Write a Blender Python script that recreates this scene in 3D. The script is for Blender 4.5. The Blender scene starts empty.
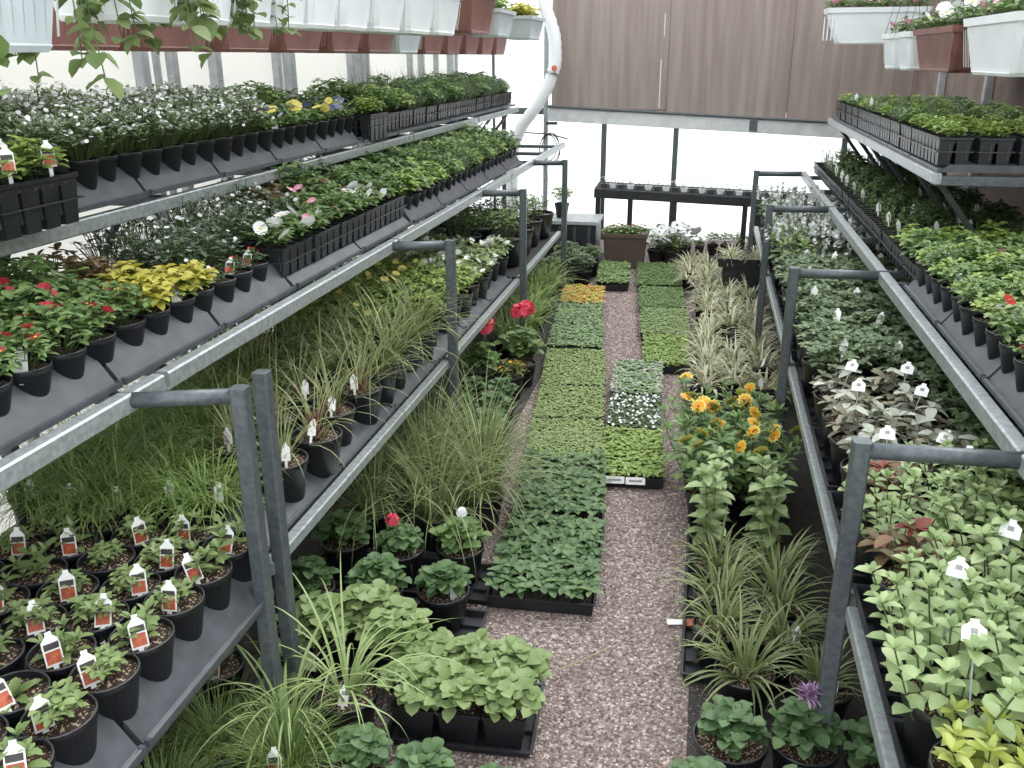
import bpy, math, random
from mathutils import Vector, Matrix
S = bpy.context.scene
col = S.collection
PI = math.pi

# ---------------------------------------------------------------- camera, sky, exposure
PITCH, YAW, ROLL, FOC = .3488, .2086, -.0048, 896.1
F = Vector((-math.sin(YAW)*math.cos(PITCH), math.cos(YAW)*math.cos(PITCH), -math.sin(PITCH)))
R0 = Vector((math.cos(YAW), math.sin(YAW), 0)); U0 = R0.cross(F)
Rv = R0*math.cos(ROLL) + U0*math.sin(ROLL); Uv = -R0*math.sin(ROLL) + U0*math.cos(ROLL)
cam_data = bpy.data.cameras.new('camera'); cam = bpy.data.objects.new('camera', cam_data); col.objects.link(cam)
cam.matrix_world = Matrix(((Rv.x, Uv.x, -F.x, 0), (Rv.y, Uv.y, -F.y, 0), (Rv.z, Uv.z, -F.z, 1.9), (0, 0, 0, 1)))
cam_data.sensor_width = 36; cam_data.lens = FOC/1024*36; cam_data.clip_start = .05
S.camera = cam
S.view_settings.view_transform = 'Standard'; S.view_settings.look = 'None'
S.view_settings.exposure = .72; S.view_settings.gamma = 1; S.view_settings.use_curve_mapping = False
W = bpy.data.worlds.new('overcast_sky'); S.world = W; W.use_nodes = True
bg = W.node_tree.nodes['Background']; bg.inputs[0].default_value = (.93, .97, 1, 1); bg.inputs[1].default_value = 1.45
sun_data = bpy.data.lights.new('hazy_sun', 'SUN'); sun_data.energy = 1.1; sun_data.angle = math.radians(35); sun_data.color = (1, .98, .94)
sun = bpy.data.objects.new('hazy_sun', sun_data); col.objects.link(sun)
sun.rotation_euler = (math.radians(-28), math.radians(18), 0); sun.location = (0, 4, 6)
S.cycles.max_bounces = 6; S.cycles.transparent_max_bounces = 8

# ---------------------------------------------------------------- materials
def nt(name):
    m = bpy.data.materials.new(name); m.use_nodes = True
    return m, m.node_tree.nodes, m.node_tree.links
def mat(name, c, rough=.6, metal=0, c2=None, scale=20, bump=0, detail=3):
    m, n, l = nt(name); b = n['Principled BSDF']
    b.inputs['Roughness'].default_value = rough; b.inputs['Metallic'].default_value = metal
    b.inputs['Base Color'].default_value = (*c, 1)
    if c2 or bump:
        tc = n.new('ShaderNodeTexCoord'); no = n.new('ShaderNodeTexNoise')
        no.inputs['Scale'].default_value = scale; no.inputs['Detail'].default_value = detail
        l.new(tc.outputs['Object'], no.inputs['Vector'])
        if c2:
            r = n.new('ShaderNodeValToRGB'); r.color_ramp.elements[0].color = (*c, 1); r.color_ramp.elements[1].color = (*c2, 1)
            r.color_ramp.elements[0].position = .35; r.color_ramp.elements[1].position = .65
            l.new(no.outputs[0], r.inputs[0]); l.new(r.outputs[0], b.inputs['Base Color'])
        if bump:
            bp = n.new('ShaderNodeBump'); bp.inputs['Strength'].default_value = bump; bp.inputs['Distance'].default_value = .01
            l.new(no.outputs[0], bp.inputs['Height']); l.new(bp.outputs[0], b.inputs['Normal'])
    return m
LEAFS = {}
def leafmat(c1, c2=None, trans=.28, rough=.5):
    key = (c1, c2, trans)
    if key in LEAFS: return LEAFS[key]
    c2 = c2 or tuple(x*1.5 for x in c1)
    m, n, l = nt('leaf'); b = n['Principled BSDF']; out = n['Material Output']
    g = n.new('ShaderNodeNewGeometry'); r = n.new('ShaderNodeValToRGB')
    r.color_ramp.elements[0].color = (*c1, 1); r.color_ramp.elements[1].color = (*c2, 1)
    l.new(g.outputs['Random Per Island'], r.inputs[0])
    l.new(r.outputs[0], b.inputs['Base Color']); b.inputs['Roughness'].default_value = rough
    t = n.new('ShaderNodeBsdfTranslucent'); l.new(r.outputs[0], t.inputs[0])
    mx = n.new('ShaderNodeMixShader'); mx.inputs[0].default_value = trans
    l.new(b.outputs[0], mx.inputs[1]); l.new(t.outputs[0], mx.inputs[2]); l.new(mx.outputs[0], out.inputs[0])
    LEAFS[key] = m
    return m
def filmmat(name, c, t=.7):
    m, n, l = nt(name); b = n['Principled BSDF']; out = n['Material Output']
    b.inputs['Base Color'].default_value = (*c, 1); b.inputs['Roughness'].default_value = .35
    tr = n.new('ShaderNodeBsdfTranslucent'); tr.inputs[0].default_value = (*c, 1)
    mx = n.new('ShaderNodeMixShader'); mx.inputs[0].default_value = t
    l.new(b.outputs[0], mx.inputs[1]); l.new(tr.outputs[0], mx.inputs[2]); l.new(mx.outputs[0], out.inputs[0])
    return m
def speckmat(name, base, specks, scale, thr, rough=.9, bump=.6):
    m, n, l = nt(name); b = n['Principled BSDF']; b.inputs['Roughness'].default_value = rough
    tc = n.new('ShaderNodeTexCoord'); v = n.new('ShaderNodeTexVoronoi'); v.inputs['Scale'].default_value = scale
    l.new(tc.outputs['Object'], v.inputs['Vector'])
    r = n.new('ShaderNodeValToRGB'); r.color_ramp.interpolation = 'CONSTANT'
    r.color_ramp.elements[0].color = (*base, 1); r.color_ramp.elements[1].color = (*specks, 1); r.color_ramp.elements[1].position = thr
    e = r.color_ramp.elements.new(thr*.5); e.color = (*[x*1.5 for x in base], 1)
    s = n.new('ShaderNodeSeparateColor'); l.new(v.outputs['Color'], s.inputs[0]); l.new(s.outputs[0], r.inputs[0]); l.new(r.outputs[0], b.inputs['Base Color'])
    bp = n.new('ShaderNodeBump'); bp.inputs['Strength'].default_value = bump; bp.inputs['Distance'].default_value = .006
    l.new(v.outputs['Distance'], bp.inputs['Height']); bp.invert = True; l.new(bp.outputs[0], b.inputs['Normal'])
    return m
STEEL = mat('galvanised_steel', (.085, .10, .108), .42, .3, (.125, .142, .15), 60, .1)
STUD = mat('pale_wall_stud', (.36, .38, .39), .5, .2, (.46, .48, .49), 20)
BEAM = mat('pale_metal_beam', (.60, .62, .62), .4, .1, (.72, .74, .74), 12)
RAIL = mat('bright_galvanised_rail', (.30, .335, .34), .38, .4, (.44, .475, .48), 50, .1)
BLACK = mat('black_pot_plastic', (.010, .011, .013), .38, 0, (.018, .02, .023), 12)
RIM = mat('pot_rim_plastic', (.04, .042, .046), .35)
TRAY = mat('dark_tray_plastic', (.06, .065, .074), .40, 0, (.085, .092, .104), 18)
TRAYB = mat('black_flat_plastic', (.014, .015, .018), .45, 0, (.024, .026, .03), 15)
SOIL = speckmat('potting_soil', (.035, .02, .012), (.42, .33, .24), 210, .80)
SOILD = speckmat('dark_peat_soil', (.015, .010, .007), (.12, .09, .06), 230, .92)
PEAT = mat('dark_bench_mat', (.02, .02, .021), .9, 0, (.035, .034, .033), 30, .3)
WHITEP = mat('white_planter_plastic', (.84, .88, .90), .4, 0, (.90, .93, .94), 6)
BROWNP = mat('brown_planter_plastic', (.20, .085, .075), .45, 0, (.27, .12, .105), 6)
GREYP = mat('grey_planter_plastic', (.55, .60, .63), .45, 0, (.62, .67, .69), 6)
TAGW = mat('white_tag_plastic', (.88, .88, .86), .4)
TAGK = mat('tag_dark_print', (.05, .04, .04), .5)
TAGR = mat('tag_red_photo', (.55, .06, .04), .5, 0, (.75, .25, .12), 90)
TAGO = mat('tag_orange_photo', (.60, .16, .05), .5, 0, (.35, .05, .04), 90)
TAGG = mat('tag_grey_print', (.30, .31, .32), .5)
WOOD = mat('wood', (.05, .03, .02), .7)
WIRE = mat('dark_wire', (.05, .05, .05), .5)
STEMG = leafmat((.09, .14, .045), (.13, .19, .06))
STEMR = leafmat((.16, .05, .04), (.22, .08, .05))
TERR = mat('brown_tub_plastic', (.085, .06, .045), .6, 0, (.11, .08, .06), 6)

# ---------------------------------------------------------------- mesh builder
class MB:
    def __init__(s): s.v = []; s.f = []; s.m = []; s.mats = []
    def mi(s, m):
        if m not in s.mats: s.mats.append(m)
        return s.mats.index(m)
    def add(s, vs, fs, m):
        o = len(s.v); s.v += [tuple(v) for v in vs]; i = s.mi(m)
        for f in fs: s.f.append(tuple(o+k for k in f)); s.m.append(i)
    def box(s, a, b, m, M=None):
        x0, y0, z0 = a; x1, y1, z1 = b
        vs = [(x0,y0,z0),(x1,y0,z0),(x1,y1,z0),(x0,y1,z0),(x0,y0,z1),(x1,y0,z1),(x1,y1,z1),(x0,y1,z1)]
        if M: vs = [M @ Vector(v) for v in vs]
        s.add(vs, [(0,3,2,1),(4,5,6,7),(0,1,5,4),(1,2,6,5),(2,3,7,6),(3,0,4,7)], m)
    def loops(s, rings, m, cap0=False, cap1=False, closed=True):
        n = len(rings[0]); vs = [p for r in rings for p in r]; fs = []
        for i in range(len(rings)-1):
            for j in range(n if closed else n-1):
                k = (j+1) % n; fs.append((i*n+j, i*n+k, (i+1)*n+k, (i+1)*n+j))
        if cap0: fs.append(tuple(range(n-1, -1, -1)))
        if cap1: fs.append(tuple((len(rings)-1)*n+j for j in range(n)))
        s.add(vs, fs, m)
    def lathe(s, prof, m, n=22, cap0=True, cap1=False, sq=0, sx=1, sy=1):
        rings = []
        for r, z in prof:
            ring = []
            for j in range(n):
                a = 2*PI*(j+.5)/n; c, q = math.cos(a), math.sin(a)
                k = 1 if not sq else 1/(abs(c)**sq+abs(q)**sq)**(1/sq)
                ring.append((r*k*c*sx, r*k*q*sy, z))
            rings.append(ring)
        s.loops(rings, m, cap0, cap1)
    def tube(s, pts, r, m, n=6, cap=True):
        rings = []; pts = [Vector(p) for p in pts]
        for i, p in enumerate(pts):
            d = (pts[min(i+1, len(pts)-1)]-pts[max(i-1, 0)]).normalized()
            a = d.orthogonal().normalized() if abs(d.z) > .95 else d.cross(Vector((0,0,1))).normalized(); b = d.cross(a)
            rr = r[i] if isinstance(r, (list, tuple)) else r
            rings.append([p+(a*math.cos(2*PI*(j+.5)/n)+b*math.sin(2*PI*(j+.5)/n))*rr for j in range(n)])
        s.loops(rings, m, cap, cap)
    def sqtube(s, p, q, w, m, h=None):
        p = Vector(p); q = Vector(q); d = (q-p).normalized(); h = h or w
        up = Vector((0,0,1)) if abs(d.z) < .9 else Vector((0,1,0))
        a = d.cross(up).normalized(); b = a.cross(d); c = .12*w
        k = [(w/2-c, h/2), (w/2, h/2-c), (w/2, -h/2+c), (w/2-c, -h/2), (-w/2+c, -h/2), (-w/2, -h/2+c), (-w/2, h/2-c), (-w/2+c, h/2)]
        s.loops([[e+a*x+b*y for x, y in k] for e in (p, q)], m, True, True)
    def leaf(s, p, d, L, Wd, droop, m, roll=0., fold=.18, up=None):
        d = d.normalized(); z = Vector((0,0,1)); sd = d.cross(z)
        if sd.length < .05: sd = d.cross(Vector((1, .3, 0)))
        sd.normalize(); nn = sd.cross(d)
        if roll: sd, nn = sd*math.cos(roll)+nn*math.sin(roll), nn*math.cos(roll)-sd*math.sin(roll)
        vs = [p]; 
        for t, w in ((.16, .62), (.48, 1.), (.80, .70)):
            c = p+d*(L*t)-z*(droop*L*t*t); vs += [c-sd*(Wd*w/2)+nn*(fold*Wd*w), c, c+sd*(Wd*w/2)+nn*(fold*Wd*w)]
        vs.append(p+d*L-z*(droop*L))
        s.add(vs, [(0,2,1),(0,3,2),(1,2,5,4),(2,3,6,5),(4,5,8,7),(5,6,9,8),(7,8,10),(8,9,10)], m)
    def leaf2(s, p, d, L, Wd, m):
        sd = d.cross(Vector((0,0,1)))
        if sd.length < .05: sd = Vector((1,0,0))
        sd.normalize(); c = p+d*(L*.5)+Vector((0,0,L*.07))
        s.add([p, c-sd*(Wd/2), p+d*L, c+sd*(Wd/2)], [(0,3,2),(0,2,1)], m)
    def blade(s, p, az, el, L, Wd, bend, m, n=6):
        d = Vector((math.cos(az)*math.cos(el), math.sin(az)*math.cos(el), math.sin(el)))
        h = Vector((math.cos(az), math.sin(az), 0)); sd = Vector((-math.sin(az), math.cos(az), 0)); vs = []; e = el; q = Vector(p)
        for i in range(n):
            w = Wd*(1-(i/n)**2.2)/2; vs += [q-sd*w, q+sd*w]
            q = q+(h*math.cos(e)+Vector((0,0,1))*math.sin(e))*(L/n); e -= bend/n*(.5+i/n)
        vs.append(q)
        s.add(vs, [(2*i, 2*i+1, 2*i+3, 2*i+2) for i in range(n-1)]+[(2*n-2, 2*n-1, 2*n)], m)
    def flower(s, p, nrm, r, m, mc=None, n=5, cup=.25, wid=1.):
        nrm = nrm.normalized(); a = nrm.orthogonal().normalized(); b = nrm.cross(a); p = Vector(p)
        for i in range(n):
            t = 2*PI*i/n; d = a*math.cos(t)+b*math.sin(t); e = nrm.cross(d)
            w = r*math.tan(PI/n)*1.1*wid
            s.add([p, p+d*r*.65-e*w+nrm*r*cup, p+d*r+nrm*r*cup*.7, p+d*r*.65+e*w+nrm*r*cup], [(0,1,2),(0,2,3)], m)
        if mc:
            ring = [p+(a*math.cos(2*PI*i/6)+b*math.sin(2*PI*i/6))*r*.24+nrm*r*.06 for i in range(6)]
            s.add(ring+[p+nrm*r*.22], [(i, (i+1) % 6, 6) for i in range(6)], mc)
    def mesh(s, name, smooth=False):
        smooth = smooth or name in ('foliage', 'seedlings', 'trailing_stems')
        me = bpy.data.meshes.new(name); me.from_pydata(s.v, [], s.f)
        for m in s.mats: me.materials.append(m)
        me.polygons.foreach_set('material_index', s.m)
        if smooth: me.polygons.foreach_set('use_smooth', [True]*len(s.f))
        me.update(); return me
    def build(s, name, parent=None, smooth=False):
        o = bpy.data.objects.new(name, s.mesh(name, smooth)); col.objects.link(o)
        if parent: o.parent = parent
        return o

def tag(o, label=None, cat=None, group=None, kind=None):
    if label:
        nw = len(label.split())
        if not 4 <= nw <= 16: print('BADLABEL', nw, label)
        o['label'] = label
    if cat: o['category'] = cat
    if group: o['group'] = group
    if kind: o['kind'] = kind
    return o
def empty(name, loc, rz=0):
    o = bpy.data.objects.new(name, None); col.objects.link(o); o.location = loc; o.rotation_euler = (0, 0, rz); o.empty_display_size = .05
    return o
def struct(name, mb, smooth=False): return tag(mb.build(name, None, smooth), kind='structure')
ORD = ['first','second','third','fourth','fifth','sixth','seventh','eighth','ninth','tenth','eleventh','twelfth','thirteenth','fourteenth','fifteenth','sixteenth','seventeenth','eighteenth','nineteenth','twentieth']

# ---------------------------------------------------------------- plants
def rv(g, el0, el1, az=None):
    az = g.uniform(0, 2*PI) if az is None else az; el = g.uniform(el0, el1)
    return Vector((math.cos(az)*math.cos(el), math.sin(az)*math.cos(el), math.sin(el)))
def bushy(g, R, H, tips, nl, L, Wd, m, droop=.3, dome=.55, z0=0, simple=False, stem=STEMG, low=.35, sq=False):
    """a dome of leafy tips on thin stems; returns builder and tip points"""
    mb = MB(); pts = []
    for i in range(tips):
        a = i*2.39996+g.uniform(-.3, .3); rr = R*math.sqrt((i+.5)/tips)
        h = H*(1-dome*(rr/R)**2)*g.uniform(.82, 1.08)
        p = Vector((rr*math.cos(a), rr*math.sin(a), z0+h)); pts.append(p)
        b = Vector((rr*.25*math.cos(a), rr*.25*math.sin(a), z0))
        mb.tube([b, (b+p)/2+Vector((0,0,.1*h)), p], max(.0012, L*.03), stem, 3, False)
        for lev, n in ((1, nl), (low, max(2, nl-2))):
            q = b.lerp(p, .55+.45*lev) if lev < 1 else p
            for k in range(n):
                az = 2*PI*k/n+g.uniform(-.4, .4)+a
                d = rv(g, -.1, .75 if lev == 1 else .3, az)
                s = g.uniform(.75, 1.15)
                if simple: mb.leaf2(q, d, L*s, Wd*s, m)
                else: mb.leaf(q, d, L*s, Wd*s, droop*g.uniform(.5, 1.3), m, g.uniform(-.3, .3))
    return mb, pts
def grass(g, n, L, Wd, m, bend=1.6, r0=.02, el=(.9, 1.5), z0=0, seg=6):
    mb = MB()
    for i in range(n):
        a = g.uniform(0, 2*PI); rr = r0*math.sqrt(g.random()); az = a+g.uniform(-.7, .7)
        mb.blade((rr*math.cos(a), rr*math.sin(a), z0), az, g.uniform(*el), L*g.uniform(.55, 1.1), Wd*g.uniform(.7, 1.2), bend*g.uniform(.4, 1.3), m, seg)
    return mb
def stalks(g, n, H, levels, L, Wd, m, R=.03, lean=.15, z0=0, droop=.3, top=1.0, nl=2, stem=STEMG):
    """upright stems with leaf pairs that turn a quarter at each node"""
    mb = MB(); tips = []
    for i in range(n):
        a = i*2.39996+g.uniform(-.2, .2); rr = R*math.sqrt((i+.3)/n); b = Vector((rr*math.cos(a), rr*math.sin(a), z0))
        h = H*g.uniform(.8, 1.1); d = Vector((math.cos(a)*lean*rr/max(R, .001), math.sin(a)*lean*rr/max(R, .001), 1)).normalized()
        tips.append(b+d*h); mb.tube([b, b+d*h], .0018, stem, 3, False)
        for k in range(levels):
            t = (k+.8)/levels; s = (1-.5*t*(1-top+.4))*g.uniform(.85, 1.15)
            for j in range(nl):
                az = k*PI/2+j*2*PI/nl+a+g.uniform(-.25, .25)
                mb.leaf(b+d*(h*t), rv(g, .15, .55+.35*t, az), L*s, Wd*s, droop, m, g.uniform(-.15, .15))
        for j in range(4): mb.leaf(b+d*h, rv(g, .5, 1.1, j*PI/2+a), L*.55, Wd*.5, .1, m)
    return mb, tips
def rosette(g, n, L, Wd, m, z0=0, el=(.25, 1.2), droop=.35):
    mb = MB()
    for i in range(n):
        t = i/n; az = i*2.39996+g.uniform(-.2, .2)
        mb.leaf(Vector((0,0,z0)), rv(g, el[0]+(el[1]-el[0])*t-.1, el[0]+(el[1]-el[0])*t+.1, az), L*(1-.35*t)*g.uniform(.85, 1.1), Wd*(1-.3*t), droop*(1-.5*t), m, 0, .22)
    return mb
def each(g, pts, k, *a, **kw):
    return [('flower', blooms(g, [p], 1, *a, **kw)) for p in g.sample(pts, min(k, len(pts)))]
def blooms(g, pts, k, r, m, mc=None, n=5, up=.02, cup=.25, cluster=1, spread=.0, wid=1.):
    mb = MB()
    for p in g.sample(pts, min(k, len(pts))):
        for c in range(cluster):
            off = rv(g, -.3, 1.4)*spread if cluster > 1 else Vector((0,0,0))
            q = p+Vector((0,0,up))+off
            nrm = (off.normalized() if cluster > 1 else rv(g, .5, 1.4))
            mb.flower(q, nrm, r*g.uniform(.8, 1.15), m, mc, n, cup, wid)
        if cluster > 1 or up > .02: mb.tube([p-Vector((0,0,.01)), p+Vector((0,0,up))], .001, STEMG, 3, False)
    return mb
C = lambda *c: tuple(c)
G_MID = leafmat((.11, .19, .06), (.22, .33, .11))
G_DARK = leafmat((.065, .12, .045), (.13, .20, .075))
G_LOB = leafmat((.15, .22, .11), (.27, .35, .18))
G_GREY = leafmat((.12, .17, .11), (.22, .28, .18))
G_LIME = leafmat((.20, .30, .06), (.33, .44, .12))
G_PALE = leafmat((.20, .29, .10), (.31, .40, .17))
G_YEL = leafmat((.45, .42, .05), (.62, .58, .14))
G_OLIVE = leafmat((.13, .17, .045), (.22, .25, .08))
G_GRASS = leafmat((.13, .18, .06), (.26, .32, .13), .35)
G_BLUE = leafmat((.10, .16, .075), (.20, .27, .14))
G_REDL = leafmat((.20, .04, .035), (.30, .07, .05))
G_GER = leafmat((.075, .145, .055), (.15, .25, .10))
G_CRIM = leafmat((.14, .02, .035), (.30, .04, .07))
G_BRNZ = leafmat((.12, .12, .05), (.26, .14, .08))
G_MIST = leafmat((.26, .36, .15), (.42, .52, .26))
G_CREAM = leafmat((.30, .30, .14), (.62, .56, .34))
G_SILV = leafmat((.32, .36, .28), (.58, .60, .52))
G_GRTAN = leafmat((.20, .26, .10), (.42, .45, .22), .3)
G_TAN = leafmat((.22, .18, .10), (.34, .30, .17))
P_WHITE = leafmat((.78, .80, .80), (.88, .88, .86), .2)
P_RED = leafmat((.38, .015, .03), (.52, .03, .05), .2)
P_SCAR = leafmat((.45, .03, .025), (.58, .06, .04), .2)
P_PINK = leafmat((.75, .05, .10), (.82, .12, .18), .2)
P_ROSE = leafmat((.62, .20, .30), (.75, .35, .42), .2)
P_YEL = leafmat((.80, .68, .12), (.88, .78, .25), .2)
P_ORNG = leafmat((.80, .36, .02), (.86, .50, .05), .2)
P_RUST = leafmat((.35, .07, .02), (.45, .12, .03), .1)
P_NAVY = leafmat((.02, .02, .07), (.05, .05, .13), .1)
P_BLUE = leafmat((.22, .27, .45), (.38, .44, .60), .2)
P_PURP = leafmat((.16, .05, .18), (.48, .32, .50), .2)

def grassmix(g, n, L, Wd, m, m2, **k):
    a = grass(g, n, L, Wd, m, **k); b = grass(g, n//2, L*1.02, Wd, m2, **k)
    a.add(b.v, b.f, m2); return a
def sp_lobelia(g):
    f, p = bushy(g, .085, .135, 70, 4, .021, .010, G_LOB, simple=True, dome=.5, low=.5); 
    x = MB()
    for q in p:
        if g.random() < .98: x.flower(q+Vector((g.uniform(-.02,.02), g.uniform(-.02,.02), g.uniform(-.01,.025))), rv(g, .5, 1.5), .0066, P_WHITE, None, 5, .1)
    return f, [('flowers', x)]
def sp_calibrachoa(g):
    f, p = bushy(g, .085, .11, 26, 5, .028, .012, G_MID, dome=.5)
    x = blooms(g, p, 5, .016, P_RED, P_YEL, 5, .014, .15, wid=.5); return f, [('flowers', x)]
def sp_leafy(g, m=None, L=.032, W=.016, R=.08, H=.11, t=24): 
    f, p = bushy(g, R, H, t, 5, L, W, m or G_MID); return f, []
def sp_impatiens(g):
    f, p = bushy(g, .08, .11, 24, 5, .028, .016, G_MID); return f, each(g, p, 3, .013, P_RED, None, 5, .01)
def sp_coleus(g):
    f, p = bushy(g, .07, .085, 14, 6, .034, .024, G_YEL, dome=.4, stem=STEMG); h, _ = bushy(g, .06, .06, 10, 4, .03, .018, G_LIME, dome=.4)
    f.add(h.v, h.f, G_LIME); return f, []
def sp_bacopa(g):
    f, p = bushy(g, .085, .12, 46, 4, .014, .010, G_GREY, simple=True, dome=.5); return f, [('flowers', blooms(g, p, 9, .007, P_WHITE, None, 5, .004))]
def sp_petw(g):
    f, p = bushy(g, .085, .10, 22, 5, .034, .016, G_MID, dome=.5); return f, each(g, p, 4, .032, P_WHITE, P_YEL, 5, .02, .2, wid=1.1)
def sp_petp(g):
    f, p = bushy(g, .085, .10, 22, 5, .034, .016, G_MID, dome=.5); return f, each(g, p, 2, .022, P_ROSE, P_WHITE, 5, .02, .2, wid=1.1)
def sp_pansy(pm, pc=None, r=.024, k=4):
    def fn(g):
        f, p = bushy(g, .07, .075, 18, 5, .03, .014, G_MID); return f, each(g, p, k, r, pm, pc, 5, .03, .1, wid=1.15)
    return fn
def sp_sprig(g):
    f, t = stalks(g, 7, .10, 5, .022, .009, G_BLUE, .04, .5); return f, []
def sp_feather(g):
    f = grass(g, 60, .16, .004, G_GREY, 1.0, .05, (.8, 1.5), seg=3); h, _ = bushy(g, .07, .09, 18, 4, .024, .01, G_MID); f.add(h.v, h.f, G_MID); return f, []
def sp_smallred(g):
    f, p = bushy(g, .05, .05, 10, 4, .022, .012, G_DARK); return f, each(g, p, 3, .008, P_SCAR, None, 5, .008)
def sp_burg(g): return sp_leafy(g, G_BRNZ, .03, .018, .075, .10, 20)
def sp_dark(g): return sp_leafy(g, G_DARK, .03, .016, .08, .12, 26)
def sp_mid(g): return sp_leafy(g, G_MID, .034, .018, .085, .12, 24)
def sp_limy(g): return sp_leafy(g, G_LIME, .034, .02, .08, .10, 22)
def sp_redfl(g):
    f, p = bushy(g, .08, .11, 22, 5, .036, .024, G_PALE); return f, each(g, p, 1, .030, P_SCAR, P_RUST, 6, .02, .1, wid=1.1)
def sp_peren(g):
    k = g.randrange(3)
    if k == 0: return rosette(g, 13, .10, .034, G_PALE), []
    if k == 1:
        f, _ = bushy(g, .06, .07, 10, 6, .034, .015, G_PALE, dome=.2); return f, []
    f, _ = stalks(g, 4, .085, 3, .065, .027, G_PALE, .035, .35); return f, []
def sp_fine(g): return grass(g, 230, .22, .0040, leafmat((.16, .27, .06), (.42, .55, .20), .4), 3.2, .085, (.3, 1.5), seg=5), []
def sp_redgrass(g):
    f = grass(g, 34, .40, .0055, G_GRTAN, 1.9, .03, (.75, 1.5), seg=7); h = grass(g, 30, .13, .006, G_CRIM, .6, .03, (1.0, 1.5), seg=3); f.add(h.v, h.f, G_CRIM); return f, []
def sp_wisp(g): return grassmix(g, 44, .48, .006, G_GRASS, G_GRTAN, bend=2.4, r0=.035, el=(.55, 1.5), seg=8), []
def sp_tallwisp(g): return grassmix(g, 105, .60, .006, G_GRASS, G_GRTAN, bend=2.4, r0=.06, el=(.6, 1.52), seg=8), []
def sp_sedge(g): return grass(g, 90, .42, .011, leafmat((.20, .30, .09), (.36, .46, .18)), 2.2, .05, (.8, 1.5), seg=7), []
def sp_spider(g): return grass(g, 52, .50, .0085, leafmat((.27, .38, .12), (.46, .56, .28)), 3.3, .035, (.8, 1.5), seg=10), []
def sp_liriope(g): return grassmix(g, 46, .22, .009, G_GRASS, leafmat((.16, .22, .08), (.40, .42, .22)), bend=2.1, r0=.035, el=(.4, 1.5), seg=6), []
def sp_varieg(g): return grassmix(g, 42, .14, .012, leafmat((.52, .52, .34), (.82, .80, .62)), leafmat((.20, .25, .12), (.42, .42, .24)), bend=2.2, r0=.05, el=(.2, 1.4), seg=5), []
def sp_lemon(g):
    f, p = bushy(g, .11, .17, 40, 5, .030, .018, G_LIME, dome=.35); return f, each(g, p, 2, .02, P_YEL, None, 6, .03)
def sp_nemesia(g):
    f, p = bushy(g, .10, .13, 30, 5, .030, .014, G_PALE, dome=.4); x = blooms(g, p, 9, .020, P_WHITE, P_YEL, 5, .012, .1, wid=1.2); return f, [('flowers', x)]
def sp_herb(g):
    f, p = bushy(g, .14, .20, 46, 5, .032, .014, G_MID, dome=.35); h = grass(g, 30, .24, .004, G_GREY, .8, .09, (.9, 1.5), seg=3); f.add(h.v, h.f, G_GREY); return f, []
def sp_herbtall(g):
    f, p = bushy(g, .11, .16, 30, 5, .03, .013, G_BLUE, dome=.35); h, _ = stalks(g, 4, .34, 8, .032, .008, G_BLUE, .06, .2, droop=.05); f.add(h.v, h.f, G_BLUE); return f, []
def sp_geran(g, m=None, R=.10, H=.13, t=26, L=.042, W=.046):
    f, p = bushy(g, R, H, t, 3, L, W, m or G_GER, dome=.5, droop=.25, low=.5); return f, []
def sp_geranr(g):
    f, p = bushy(g, .10, .13, 26, 3, .042, .046, G_GER, dome=.5); return f, each(g, p[:4], 1, .017, P_PINK, None, 5, .07, cluster=14, spread=.024)
def sp_geranw(g):
    f, p = bushy(g, .10, .13, 26, 3, .040, .044, G_MID, dome=.5); return f, each(g, p[:4], 1, .014, P_WHITE, None, 5, .07, cluster=9, spread=.017)
def sp_bigred(g):
    f, p = bushy(g, .11, .20, 24, 3, .05, .05, G_MID, dome=.4); return f, each(g, p[:5], 2, .024, P_PINK, None, 5, .13, cluster=18, spread=.036)
def sp_mari(g):
    f, p = bushy(g, .11, .10, 30, 5, .03, .012, G_OLIVE); return f, [('flowers', blooms(g, p, 12, .011, P_ORNG, None, 6, .012))]
def sp_rud(g):
    f, _ = stalks(g, 11, .26, 6, .085, .030, G_MID, .08, .5, droop=.35); tips = _; out = []
    for q in g.sample(tips, 5):
        n_ = rv(g, .5, 1.2); c = q+Vector((0,0,.02)); x = MB(); x.tube([q, c], .0015, STEMG, 3, False)
        x.flower(c, n_, .034, P_YEL, None, 12, .05, 1.0); x.flower(c+n_*.002, n_, .027, P_ORNG, P_RUST, 12, .05, 1.0); out.append(('flower', x))
    return f, out
def sp_celosia(g):
    f, t = stalks(g, 2, .30, 7, .085, .048, G_MIST, .02, .12, droop=.4, top=1.0, nl=3); return f, []
def sp_mint(g):
    f, t = stalks(g, 15, .17, 5, .048, .029, G_MIST, .10, .5, droop=.35, top=1.0); return f, []
def sp_mintd(g):
    f, t = stalks(g, 13, .18, 5, .048, .028, G_PALE, .10, .5, droop=.35, top=1.0); return f, []
def sp_limeleaf(g):
    f, t = stalks(g, 9, .09, 4, .055, .022, leafmat((.36, .43, .07), (.54, .60, .20)), .05, .5, droop=.3); return f, []
def sp_heuch(g):
    f, _ = bushy(g, .09, .12, 9, 5, .050, .026, G_BRNZ, dome=.4); h, _ = bushy(g, .04, .13, 1, 6, .05, .026, G_REDL, dome=.1, stem=STEMR); f.add(h.v, h.f, G_REDL); return f, []
def sp_variefl(g):
    f, p = bushy(g, .10, .10, 9, 5, .046, .024, leafmat((.14, .16, .10), (.30, .26, .18)), dome=.4); h, q = bushy(g, .10, .12, 4, 4, .050, .028, G_SILV, dome=.4); f.add(h.v, h.f, G_SILV)
    return f, []
def sp_fuch(g):
    f, p = bushy(g, .12, .16, 44, 5, .032, .018, G_BLUE, dome=.35); return f, []
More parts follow.
